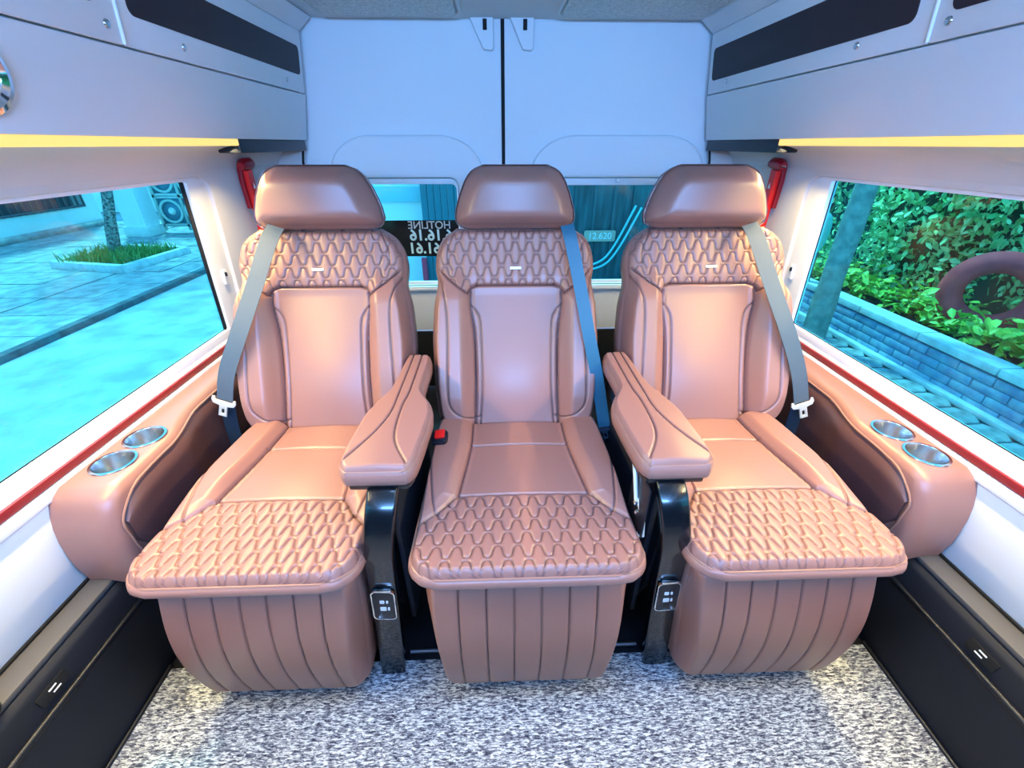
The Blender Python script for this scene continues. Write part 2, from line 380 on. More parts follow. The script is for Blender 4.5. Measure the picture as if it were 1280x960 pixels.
# ceiling with two textured pads near the rear doors
c_ = empty('ceiling', (0, .3, 1.43)); c_['kind'] = 'structure'
box('headliner', (0, (Y0+Y1)/2, 1.446), (1.9, Y1-Y0, .03), CEILM, c_, .004)
fw = plate('wall_front_baffle', [(-.95, 0), (.95, 0), (.95, 1.46), (-.95, 1.46)], (0, Y0-.03, 0), (1, 0, 0), (0, 0, 1), .03, BLACKM, None, holes=[rrect(-.78, .78, 1.13, 1.40, .05, 6)]); fw['kind'] = 'structure'  # unseen bulkhead added to cut low frontal light, slot lets daylight in
pw = box('wall_light_blocker', (0, -.55, .44), (1.78, .06, .86), NAVY, None, .02); pw['kind'] = 'structure'  # unseen low wall added to keep frontal daylight off the footrests
for x0, x1, yy in ((-.60, -.17, 1.80), (.17, .645, 1.80)):
    plate('ceiling_pad', rrect(x0, x1, 1.30, yy, .04), (0, 0, 1.431), (1, 0, 0), (0, -1, 0), .010, PADM, c_, bev=.006) if False else \
        plate('ceiling_pad', rrect(x0, x1, 1.30, yy, .04), (0, 0, 1.421), (1, 0, 0), (0, 1, 0), .012, PADM, c_, bev=.006)
    tube('pad_edge', [(a, b_, 1.428) for a, b_ in rrect(x0-.012, x1+.012, 1.288, yy+.012, .05)], .006, CEILM, c_, closed=True)

# rear doors
for s, dn in ((-1, 'door_1'), (1, 'door_2')):
    cx = -.021
    d = empty(dn, (s*.4, Y1, .3)); d['kind'] = 'structure'
    xin = cx+s*.0062; xo = s*.95
    a0, a1 = min(xin, xo), max(xin, xo)
    wc = .405*s+(.0 if s < 0 else .03)
    wl, wr = wc-.205, wc+.205
    if s < 0: wl, wr = -.62, -.200
    else: wl, wr = .19, .64
    # plate frame: U = +X, V = +Z -> N = -Y (towards camera)
    plate('door_panel', [(a0, .30), (a1, .30), (a1, 1.46), (a0, 1.46)], (0, Y1+.03, 0), (1, 0, 0), (0, 0, 1), .03, PANEL, d,
          holes=[rrect(wl, wr, .515, .945, .035, 8)], bev=.004)
    # arched surround proud of the door
    L_, R_ = (-.690, -.100) if s < 0 else (.085, .770)
    arch = [(L_, .30+.21), (R_, .51), (R_, .93)]
    for i in range(9):
        a = R(90*i/8); arch.append((R_-.165*(1-math.cos(a))-.165*0, .93+.155*math.sin(a)))
    arch = [(L_, .50), (R_, .50), (R_, .955)]+[(R_-.17+.17*math.cos(R(10*i)), .955+.135*math.sin(R(10*i))) for i in range(1, 9)]+[(R_-.17, 1.09), (L_+.17, 1.09)]+[(L_+.17-.17*math.sin(R(10*i)), .955+.135*math.cos(R(10*i))) for i in range(1, 9)]+[(L_, .955)]
    plate('window_surround', arch, (0, Y1+.001, 0), (1, 0, 0), (0, 0, 1), .028, PANEL, d, holes=[rrect(wl, wr, .515, .945, .035, 8)], bev=.018, seg=4)
    plate('window_frame', rrect(wl-.002, wr+.002, .513, .947, .035, 8), (0, Y1+.028, 0), (1, 0, 0), (0, 0, 1), .012, WHITE, d, holes=[rrect(wl+.012, wr-.012, .527, .915 if s > 0 else .92, .02, 6)], bev=.002)
    plate('pane', rrect(wl+.005, wr-.005, .52, .94, .02, 6), (0, Y1+.026, 0), (1, 0, 0), (0, 0, 1), .004, TINTR, d)
    tube('seal', [(a, Y1-.010, b_) for a, b_ in rrect(wl, wr, .515, .945, .035, 8)], .0022, BLACKM, d, closed=True)
    box('lower_trim', ((a0+a1)/2, Y1-.004, .15), (a1-a0-.004, .02, .29), BLACKM, d, .004)['label'] = 'black lower lining'
    box('ledge', ((wl+wr)/2, Y1-.022, .503), (wr-wl+.1, .018, .012), WHITE, d, .004)
    # hinge cover near the centre line with a black slot
    bx = -.133 if s < 0 else .004
    cov = [(bx, 1.432), (bx+.045, 1.345), (bx+.075, 1.342), (bx+.082, 1.35), (bx+.082, 1.432)]
    cv = plate('latch_cover', [(p[0], p[1]) for p in cov][:], (0, Y1, 0), (1, 0, 0), (0, 0, 1), .024, PANEL, d, bev=.008, seg=3)
    box('slot', (bx+.052, Y1-.025, 1.412), (.014, .006, .03), BLACKM, cv, .002)
    lathe('screw', [(0, .003), (.006, .003), (.008, 0)], (wc, Y1-.012, .935), WHITE, d, 12, M=Matrix.Rotation(R(90), 4, 'X'))
    # pillar between the door and the side wall
    p_ = raw('trim_5' if s < 0 else 'trim_6', [(s*x_, y_, z_) for y_ in (1.835, 1.868) for x_, z_ in ((.785, .30), (.785, 1.0), (.770, 1.076), (.905, 1.076), (.905, .30))],
             [(0, 1, 2, 3, 4), (9, 8, 7, 6, 5)]+[(k, (k+1) % 5, 5+(k+1) % 5, 5+k) for k in range(5)], WALLM, None, False)
    p_['kind'] = 'structure'
    bm = bmesh.new(); bm.from_mesh(p_.data); bmesh.ops.recalc_face_normals(bm, faces=bm.faces); bevel(bm, .004, 2); bm.to_mesh(p_.data); bm.free()
    tube('corner_seal', [(s*.781, 1.838, .30), (s*.781, 1.838, 1.0), (s*.764, 1.838, 1.076)], .004, BLACKM, d)
o = box('trim_7', (-.021, Y1+.012, .87), (.030, .018, 1.16), BLACKM, None, .003); o['kind'] = 'structure'

# overhead lockers
for s in (-1, 1):
    lb = 'left' if s < 0 else 'right'
    cab = empty('overhead_locker', (s*.82, .3, 1.08), 'long pale grey overhead locker with dark fabric inserts above the '+lb+' window', 'locker')
    sec = [(.757, 1.077), (.94, 1.077), (.94, 1.43), (.655, 1.43), (.700, 1.395), (.728, 1.215)]
    bm = bmesh.new(); A = [bm.verts.new((s*(x_+.012 if x_ < .9 else x_), Y0, z_)) for x_, z_ in sec]; B = [bm.verts.new((s*(x_+.012 if x_ < .9 else x_), 1.845, z_)) for x_, z_ in sec]
    for k in range(6): bm.faces.new((A[k], A[(k+1) % 6], B[(k+1) % 6], B[k]))
    bm.faces.new(A); bm.faces.new(B); fin('body', bm, PANEL, cab, False)
    U = Vector((0, 1, 0)) if s < 0 else Vector((0, -1, 0))
    def fl(p): return p if s < 0 else [(-a, b_) for a, b_ in p][::-1]
    def slab(nm, p0, p1, ya, yb, sa, sb, th, m, off=0, r=0, par=cab, bev=.003):
        P0 = Vector((s*p0[0], 0, p0[1])); P1 = Vector((s*p1[0], 0, p1[1])); V = (P1-P0).normalized(); N = U.cross(V)
        pts = rrect(ya, yb, sa, sb, r) if r else [(ya, sa), (yb, sa), (yb, sb), (ya, sb)]
        return plate(nm, fl(pts), P0+N*off, U, V, th, m, par, bev=bev, seg=3)
    bot, seam, top, cei = (.757, 1.077), (.730, 1.215), (.708, 1.392), (.660, 1.43)
    H1 = math.dist(bot, seam); H2 = math.dist(seam, top)
    slab('lower_fascia', bot, seam, Y0, 1.845, -.004, H1-.0015, .006, PANEL, bev=.005).data
    slab('cove_panel', top, cei, Y0, 1.845, .002, math.dist(top, cei), .004, PANEL)
    gaps = [-1.28, -.1, 1.0 if s < 0 else .935, 1.842]
    for a, b_ in zip(gaps, gaps[1:]):
        f = slab('locker_door', seam, top, a+.002, b_-.002, .0015, H2-.0015, .006, PANEL)
        e0 = .045 if b_ < 1.5 else .030
        if s < 0: ya, yb = a+.030, b_-e0
        else: ya, yb = a+.040, b_-.030
        sl = slab('fabric_insert', seam, top, ya, yb, .052 if s < 0 else .040, .132, .0025, INSERT, off=.0055, r=.016, par=f, bev=.001)
        for ys in ([a+.18, b_-.14] if b_ > 1.5 else [a+.25, b_-.03 if s < 0 else b_-.031]):
            P0 = Vector((s*seam[0], 0, seam[1])); P1 = Vector((s*top[0], 0, top[1])); V = (P1-P0).normalized(); N = U.cross(V)
            Mx = frame((0, 0, 0), U, V).to_3x3().to_4x4()
            lathe('screw', [(.0, .0035), (.003, .0035), (.0062, .0025), (.0075, 0)], P0+Vector((0, ys, 0))+V*.028+N*.0055, STEEL, f, 14, M=Mx)
    tube('door_divider', [(s*.7225, gaps[2], 1.218), (s*.703, gaps[2], 1.388)], .0035, WHITE, cab)['label'] = 'white joint between locker doors'
    # black underside piece next to the rear door and the warm light strip
    box('end_cap', (s*.79, 1.605, 1.056), (.064, .47, .036), BLACK, cab, .004)['label'] = 'black underside cap'
    ls = box('light_diffuser', (s*.768, .06, 1.0665), (.020, 2.62, .021), LIGHTM, cab, .004); ls['label'] = 'glowing warm light strip'
    li = bpy.data.objects.new('strip_lamp', bpy.data.lights.new('strip_lamp', 'AREA')); C.objects.link(li)
    li.data.shape = 'RECTANGLE'; li.data.size = .02; li.data.size_y = 1.35; li.data.energy = 16.0; li.data.color = (1, .76, .34); li.data.spread = R(140)
    li.location = (s*.78, .70, 1.046); li.rotation_euler = (0, R(20)*s*1, 0)
    li.parent = cab; li.matrix_parent_inverse = Matrix.Translation(-Vector(cab.location))
# chrome reading light on the left locker
rl = empty('reading_light', (-.745, .70, 1.14), 'round chrome reading light on the lower face of the left overhead locker', 'light')
Ml = frame((0, 0, 0), (0, 1, 0), (.027, 0, .138)).to_3x3().to_4x4()
lathe('bezel', [(.028, .0), (.045, .0), (.050, .004), (.048, .010), (.040, .013), (.032, .010), (.028, .004)], (-.738, .705, 1.142), CHROME, rl, 36, M=Ml)
lathe('socket', [(0, .002), (.031, .002), (.033, .006)], (-.738, .705, 1.142), BLACK, rl, 30, M=Ml)
lathe('lamp_head', [(0, .014), (.008, .013), (.015, .008), (.018, .003)], (-.738, .712, 1.145), CHROME, rl, 24, M=Ml)

# ================================================================ SEATS
SY = .75
def wtab(tab): return lambda v: interp(v, tab)
def corner(v, L, W_, r0, r1):
    """half width W_ with rounded ends of radius r0 (start) and r1 (end)"""
    y = v*L; w = np.full_like(v, 1.)*W_
    m0 = y < r0; w = np.where(m0, W_-r0+np.sqrt(np.maximum(r0*r0-(r0-y)**2, 0)), w)
    yy = L-y; m1 = yy < r1; w = np.where(m1, w-(r1-np.sqrt(np.maximum(r1*r1-(r1-yy)**2, 0))), w)
    return w
def make_seat(cx):
    st = empty('captain_seat', (cx, SY, 0))
    X = cx
    # ---- seat cushion
    L = .49; Wc = .212
    cl = [(.120, .49), (.120, .36), (.136, .20), (.145, .182), (.172, .145), (.214, .108)]  # seam between centre / quilt and bolster
    seamB = spline2(cl, 6); mir = [(-a, b_) for a, b_ in seamB]
    bol = spline2([(.196, .49), (.214, .36), (.205, .28), (.187, .17), (.176, .137)], 6); bolm = [(-a, b_) for a, b_ in bol]
    bs = seamB[::-1]
    def edge_x(y): return np.interp(y, [p[1] for p in bs], [p[0] for p in bs])
    def h(x, y):
        ax = np.abs(x); ex = edge_x(y)
        out_ = 0.010-.003*sst(y, .2, 0)
        side = sst(ax, ex-.012, ex+.03)*sst(y, .09, .27)
        out_ = out_+.026*side
        out_ = out_+.006*np.cos(np.clip(ax/.13, 0, 1)*PI/2)*sst(y, .1, .3)
        q = (y < .19) & (ax < ex+.002)
        dq = quilt(x, y-.012)
        out_ = out_+np.where(q, .0018*(1-np.exp(-dq/.005))-.0030*np.exp(-(dq/.0016)**2), 0); mk = np.where(q, .8*np.exp(-(dq/.0017)**2), 0)
        for ln, w_, dp in ((seamB, .003, .006), (mir, .003, .006), (bol, .0022, .0035), (bolm, .0022, .0035), ([(-.137, .19), (.137, .19)], .003, .006), ([(-.121, .375), (.121, .375)], .003, .005)):
            dl = dist_poly(x, y, ln); out_ = out_-dp*np.exp(-(dl/w_)**2); mk = np.maximum(mk, np.exp(-(dl/.0018)**2))
        return out_, mk
    def reg(x, y):
        ax = np.abs(x); ex = edge_x(y); r_ = np.where((ax > ex) & (y > .108), 1, 0)
        r_ = np.where((r_ == 0) & (y > .375), 3, np.where((r_ == 0) & (y > .19), 2, r_))
        return np.where((r_ == 1) & (x < 0), 4, r_)
    cu = pad('seat_cushion', st, lambda v: X-X-corner(v, L, Wc, .055, .03), lambda v: corner(v, L, Wc, .055, .03), L, 196, 226, h, (X, .468, .424), (0, .997, -.073), .012,
             [(.004, -.003), (.006, -.014), (.004, -.026), (-.006, -.034), (-.02, -.038)], reg, {0: 'quilted_front', 1: 'bolster', 2: 'centre_panel', 3: 'rear_panel', 4: 'bolster'}, LEATHER, LEATHER, piping=.0024)
    # ---- backrest
    L = .535
    half = [(0, .175), (.006, .190), (.02, .202), (.045, .212), (.12, .219), (.25, .221), (.34, .214), (.385, .204), (.405, .200), (.42, .205), (.445, .207), (.475, .203), (.505, .192), (.52, .178), (.535, .150)]
    v_ = np.linspace(0, 1, 61); hv = interp(v_*L, half)
    for _ in range(2): hv[1:-1] = (hv[:-2]+2*hv[1:-1]+hv[2:])/4
    hw = lambda v: np.interp(v, v_, hv)
    seamC = spline2([(.100, 0), (.100, .03), (.094, .12), (.094, .24), (.097, .30), (.108, .325), (.120, .337)], 6)   # inner seam of the wing
    seamD = spline2([(.103, .388), (.118, .380), (.126, .366)], 5)
    top_ = [(-.103, .388), (.103, .388)]
    seamE = spline2([(.126, .366), (.160, .392), (.200, .430)], 6)           # under the quilt
    seamF = spline2([(.202, .412), (.190, .385), (.179, .33), (.178, .24), (.182, .10), (.165, .055), (.126, .037), (.100, .040)], 6)  # wing face
    seamG = spline2([(.120, .37), (.120, .335), (.112, .26), (.110, .15), (.114, .03), (.114, .0)], 6)
    seamP = spline2([(.150, .535), (.172, .49), (.176, .455), (.165, .43)], 5)
    M_ = lambda l: [(-a, b_) for a, b_ in l]
    def quilt_low(ax): return np.interp(ax, [0, .103, .118, .126, .160, .200, .25], [.388, .388, .380, .366, .392, .430, .46])
    def h(x, y):
        ax = np.abs(x)
        wing = sst(ax, .105, .150)*sst(y, .43, .34)*(.6+.4*sst(y, 0, .1))
        out_ = .042*wing+.014*np.exp(-((y-.13)/.13)**2)*np.cos(np.clip(ax/.12, 0, 1)*PI/2)+.008*sst(y, .36, .42)*(1-.8*sst(ax, .12, .2))
        q = (y > quilt_low(ax)) & (ax < .3)
        dq = quilt(x, y-.36)
        out_ = out_+np.where(q, .0018*(1-np.exp(-dq/.005))-.0030*np.exp(-(dq/.0016)**2), 0); mk = np.where(q, .8*np.exp(-(dq/.0017)**2), 0)
        for ln, w_, dp in ((seamC, .0026, .004), (seamD, .003, .007), (seamE, .003, .008), (seamF, .0024, .0045), (seamG, .004, .010), (seamP, .0024, .003)):
            dl = dist_poly(ax, y, ln); out_ = out_-dp*np.exp(-(dl/w_)**2); mk = np.maximum(mk, np.exp(-(dl/.0018)**2))
        dl = dist_poly(x, y, top_); out_ = out_-.006*np.exp(-(dl/.003)**2); mk = np.maximum(mk, np.exp(-(dl/.0018)**2))
        return out_, mk
    gx = seamG[::-1]
    def reg(x, y):
        ax = np.abs(x); g = np.interp(y, [p[1] for p in gx], [p[0] for p in gx])
        r_ = np.where(y > quilt_low(ax), 0, np.where(ax > g, 1, 2))
        return np.where((r_ == 1) & (x < 0), 3, r_)
    O = (X, .95, .378); T = (0, .381, .924)
    bk = pad('backrest', st, lambda v: -hw(v), hw, L, 196, 240, h, O, T, .022,
             [(.004, -.006), (.006, -.03), (.003, -.07), (-.01, -.09), (-.03, -.098)], reg, {0: 'quilted_shoulder', 1: 'wing', 2: 'centre_panel', 3: 'wing'}, LEATHER, LEATHER)
    Tn = Vector(T).normalized(); Nn = Vector((0, -Tn.z, Tn.y))
    Ob = Vector(O)+Tn*.431+Nn*.0105
    bd = plate('badge', rrect(-.0145, .0145, -.0033, .0033, .0012, 3), Ob, (1, 0, 0), Tn, .0022, IVORY, None, bev=.0006)
    bd.data.transform(Matrix.Translation(-Vector((X, SY, 0)))); bd.parent = bk; bd['label'] = 'small bright metal badge'
    # ---- headrest
    L = .148
    hh = [(0, .118), (.004, .135), (.012, .147), (.025, .152), (.045, .150), (.08, .139), (.11, .126), (.13, .113), (.142, .098), (.148, .078)]
    v2 = np.linspace(0, 1, 41); hv2 = interp(v2*L, hh)
    for _ in range(2): hv2[1:-1] = (hv2[:-2]+2*hv2[1:-1]+hv2[2:])/4
    hw2 = lambda v: np.interp(v, v2, hv2)
    def h2(x, y): return .030*np.cos(np.clip(np.abs(x)/.17, 0, 1)*PI/2)+.004-.0035*np.exp(-((y-.016)/.002)**2), .6*np.exp(-((y-.016)/.002)**2)
    hr = pad('headrest', st, lambda v: -hw2(v), hw2, L, 70, 40, h2, (X, 1.112, .872), (0, .10, .995), .050,
             [(.001, -.01), (.0015, -.02), (.001, -.035), (-.004, -.055), (-.014, -.07), (-.03, -.076)], lambda x, y: np.zeros(x.shape, int), {0: 'front_panel'}, LEATHER, LEATHER)
    for s in (-1, 1):
        hb = tube('headrest_post', [(X+s*.05, 1.165, .80), (X+s*.05, 1.16, .90)], .006, BLACK, st)
    # ---- footrest: bulged pad with seven stitched channels
    L = .332; ch = .362/7
    def h3(x, y):
        out_ = .030*np.sin(np.clip(y/L, 0, 1)*PI)
        k = np.abs((x/ch-.5)-np.round(x/ch-.5))*ch
        k = np.where(np.abs(x) > ch*3, 9, k)
        return out_-.0028*np.exp(-(k/.0016)**2)+.0015*(1-np.exp(-k/.006)), .9*np.exp(-(k/.0018)**2)
    def reg3(x, y): return np.clip(np.floor(x/ch+3.5), 0, 6).astype(int)
    pad('footrest', st, lambda v: -corner(v, L, .192, .035, .012)+.016*sst(v, .8, 0), lambda v: corner(v, L, .192, .035, .012)-.016*sst(v, .8, 0), L, 154, 70, h3, (X, .478, .046), (0, .075, .997), .022,
        [(.003, -.006), (.004, -.03), (.003, -.07), (-.002, -.085), (-.02, -.09)], reg3, {k: 'footrest_channel' for k in range(7)}, LEATHER, LEATHER)
    # ---- pedestal and side covers
    bm = bmesh.new(); box('', (X, .79, .17), (.35, .40, .33), None, bm=bm, bev=.01); fin('pedestal', bm, BLACKM, st)
    for s in (-1, 1):
        plate('side_cover', [(.62, .16), (.66, .06), (.95, .06), (1.0, .38), (.60, .38)], (X+s*.200-.006, 0, 0), (0, 1, 0), (0, 0, 1), .012, NAVY, st, bev=.004)['label'] = 'dark side cover'
    return st
seat = make_seat(-.004)
tag(seat, 'middle brown leather reclining seat between the two armrests', 'seat', 'brown leather reclining seats in a row')
for xs, lb in ((-.498, 'brown leather reclining seat next to the left window'), (.483, 'brown leather reclining seat next to the right window')):
    c = copy_tree(seat); c.location = (xs, SY, 0); c['label'] = lb; sg = 1 if xs > 0 else -1
    for ch in [q for q in bpy.data.objects if q.parent == c]:
        k_ = ch.name.split('.')[0]
        if k_ in ('seat_cushion', 'footrest'): ch.scale.x = .935; ch.location.x = sg*.006
        elif k_ == 'backrest': ch.scale.x = 1.03; ch.location.x = .027 if xs > 0 else -.012
        elif k_ == 'headrest': ch.scale.x = 1.05; ch.location.x = .006 if xs > 0 else .001
# red buckle on the middle seat (a part only this one shows)
bk = plate('buckle_holder', rrect(-.020, .020, -.020, .020, .012, 5), (-.196, .835, .437), (1, 0, .15), (0, 1, .3), .012, BLACK, seat, bev=.004)
bk.data.transform(Matrix.Translation((0, 0, 0)))
plate('release_button', rrect(-.012, .012, -.012, .012, .003, 3), Vector((-.196, .835, .450)), (1, 0, .15), (0, 1, .3), .005, REDP, bk, bev=.001)['label'] = 'red release button'

# ================================================================ ARMRESTS BETWEEN THE SEATS
def arm(s):
    cx = -.265 if s < 0 else .262
    lb = 'brown padded armrest on a glossy black leg, '+('left' if s < 0 else 'right')+' of the middle seat'
    a = empty('armrest', (cx, .75, 0), lb, 'armrest', 'armrests between the seats')
    # outline in plan for the left one (outer edge = away from the middle seat)
    Lr = .445; yb = .565
    outer = [(0, -.318), (.006, -.328), (.02, -.333), (.08, -.335), (.17, -.329), (.225, -.314), (.262, -.299), (.30, -.295), (.40, -.291), (.435, -.289), (.445, -.284)]
    inner = [(0, -.216), (.006, -.208), (.02, -.203), (.08, -.198), (.17, -.193), (.21, -.199), (.235, -.212), (.265, -.227), (.30, -.228), (.40, -.226), (.435, -.228), (.445, -.234)]
    vv = np.linspace(0, 1, 61)
    def sm(tab):
        q = interp(vv*Lr, tab)
        for _ in range(2): q[1:-1] = (q[:-2]+2*q[1:-1]+q[2:])/4
        return q
    qo, qi = sm(outer), sm(inner)
    if s < 0: lf, rf = (lambda v: np.interp(v, vv, qo)), (lambda v: np.interp(v, vv, qi))
    else: lf, rf = (lambda v: -np.interp(v, vv, qi)-.003), (lambda v: -np.interp(v, vv, qo)-.003)
    g1 = spline2([(-.271, .445), (-.272, .25), (-.274, .17), (-.292, .10), (-.329, .02)], 6); g2 = spline2([(-.250, .445), (-.250, .26), (-.255, .19), (-.249, .085), (-.215, .012)], 6)
    if s > 0: g1 = [(-p[0]-.003, p[1]) for p in g1]; g2 = [(-p[0]-.003, p[1]) for p in g2]
    def h(x, y):
        o_ = .003+.003*np.exp(-((np.abs(x)-.262)/.04)**2)
        mk = x*0
        for g in (g1, g2): dl = dist_poly(x, y, g); o_ = o_-.0032*np.exp(-(dl/.002)**2); mk = np.maximum(mk, np.exp(-(dl/.0018)**2))
        return o_, mk
    ga, gb = (g1, g2) if s < 0 else (g2, g1)
    ip = lambda g, y: np.interp(y, [p[1] for p in g[::-1]], [p[0] for p in g[::-1]])
    def reg(x, y): return np.where(x < ip(ga, y), 0, np.where(x > ip(gb, y), 2, 1))
    pad('armrest_pad', a, lf, rf, Lr, 70, 190, h, (0, yb, .578), (0, 1, 0.0), .008, [(.002, -.002), (.004, -.014), (.003, -.032), (-.004, -.038), (-.012, -.04)], reg,
        {0: 'side_panel', 1: 'centre_panel', 2: 'side_panel'}, LEATHER, LEATHER, piping=.0018)
    ub = [(lf(np.array([t]))[0]+.006, yb+t*Lr) for t in np.linspace(.02, .55, 14)]+[(rf(np.array([t]))[0]-.006, yb+t*Lr) for t in np.linspace(.55, .02, 14)]
    plate('armrest_base', ub[::-1], (0, 0, .522), (1, 0, 0), (0, 1, 0), .016, GLOSSB, a, bev=.004)
    bx = lambda q: -q if s < 0 else q-.004
    pts = smoothline([(bx(.262), .66, .523), (bx(.262), .59, .522), (bx(.264), .558, .50), (bx(.270), .543, .46), (bx(.277), .536, .41), (bx(.284), .542, .34), (bx(.290), .545, .24), (bx(.297), .542, .12), (bx(.304), .538, .002)], 6)
    leg = tube('leg', pts, 0, GLOSSB, a, 16, flat=(.054, .022), up=(0, 1, .35)) if False else None
    bm = bmesh.new(); prev = None; n_ = len(pts)
    for i, p in enumerate(pts):
        T = (pts[min(i+1, n_-1)]-pts[max(i-1, 0)]).normalized(); X = Vector((1, 0, 0)); X = (X-T*X.dot(T)).normalized(); Nn = T.cross(X)
        ring = [bm.verts.new(p+X*a_+Nn*b_) for a_, b_ in rrect(-.027, .027, -.011, .011, .005, 3)]
        if prev:
            for k in range(len(ring)): bm.faces.new((prev[k], prev[(k+1) % len(ring)], ring[(k+1) % len(ring)], ring[k]))
        else: bm.faces.new(ring)
        prev = ring
    bm.faces.new(prev); leg = fin('leg', bm, GLOSSB, a)
    # control panel on the leg
    pc = Vector((bx(.2880), .5310, .258)); V = Vector((bx(-.006)-bx(0), -.001, .1)).normalized(); U = Vector((1, 0, 0)); U = (U-V*U.dot(V)).normalized()
    cp = plate('control_panel', rrect(-.0225, .0225, -.044, .044, .010), pc, U, V, .004, BLACK, a, bev=.001)
    fr = plate('chrome_rim', rrect(-.0235, .0235, -.045, .045, .011), pc, U, V, .0055, CHROME, cp, holes=[rrect(-.0212, .0212, -.0428, .0428, .0095)])
    N = U.cross(V)
    for (px, py, w_, h_) in ((-.003, .012, .009, .009), (.007, .012, .004, .008), (-.002, -.010, .012, .011), (.009, -.010, .004, .009)):
        plate('button', rrect(px-w_/2, px+w_/2, py-h_/2, py+h_/2, .0012, 2), pc+N*.004, U, V, .0012, WHITEP, cp)
    box('hook', pc+V*.047+N*.004, (.034, .006, .006), CHROME, cp, .002)
    box('foot', (bx(.304), .556, .008), (.050, .04, .012), BLACK, a, .004)
    # pivot bar to the rear
    box('pivot', (bx(.258), .90, .50), (.03, .20, .05), BLACK, a, .008)
    box('inner_panel', (bx(.258), .78, .30), (.012, .36, .40), NAVY, a, .004)['label'] = 'dark panel under the armrest'
    return a
aL = arm(-1); aR = arm(1)
# exposed metal brackets under the right armrest
mb = empty('recliner_mechanism', (.213, .62, .48), 'small bright metal levers beside the middle seat under the right armrest', 'mechanism')
tube('lever', [(.208, .64, .535), (.210, .62, .50), (.212, .598, .455)], .0045, IVORY, mb)
tube('lever', [(.217, .60, .462), (.222, .575, .425), (.222, .565, .395)], .005, IVORY, mb)
tube('rod', [(.200, .66, .535), (.216, .64, .530)], .004, CHROME, mb)
for y_, z_ in ((.598, .453), (.585, .44), (.567, .40), (.575, .36)):
    lathe('bolt', [(0, .006), (.005, .006), (.006, 0)], (.212, y_, z_), CHROME, mb, 8, M=Matrix.Rotation(R(90), 4, 'X') @ Matrix.Rotation(R(0), 4, 'Y'))
box('bracket_plate', (.2165, .60, .46), (.003, .09, .12), BLACK, mb, .001)
# chrome foot rail behind the footrests
for x0, x1, lb in ((-.272, -.185, 'left of'), (.182, .268, 'right of')):
    tag(tube('floor_rail', [(x0, .572, .010), (x1, .572, .010)], .005, DKSTEEL), 'short grey metal floor rail '+lb+' the middle footrest', 'rail')

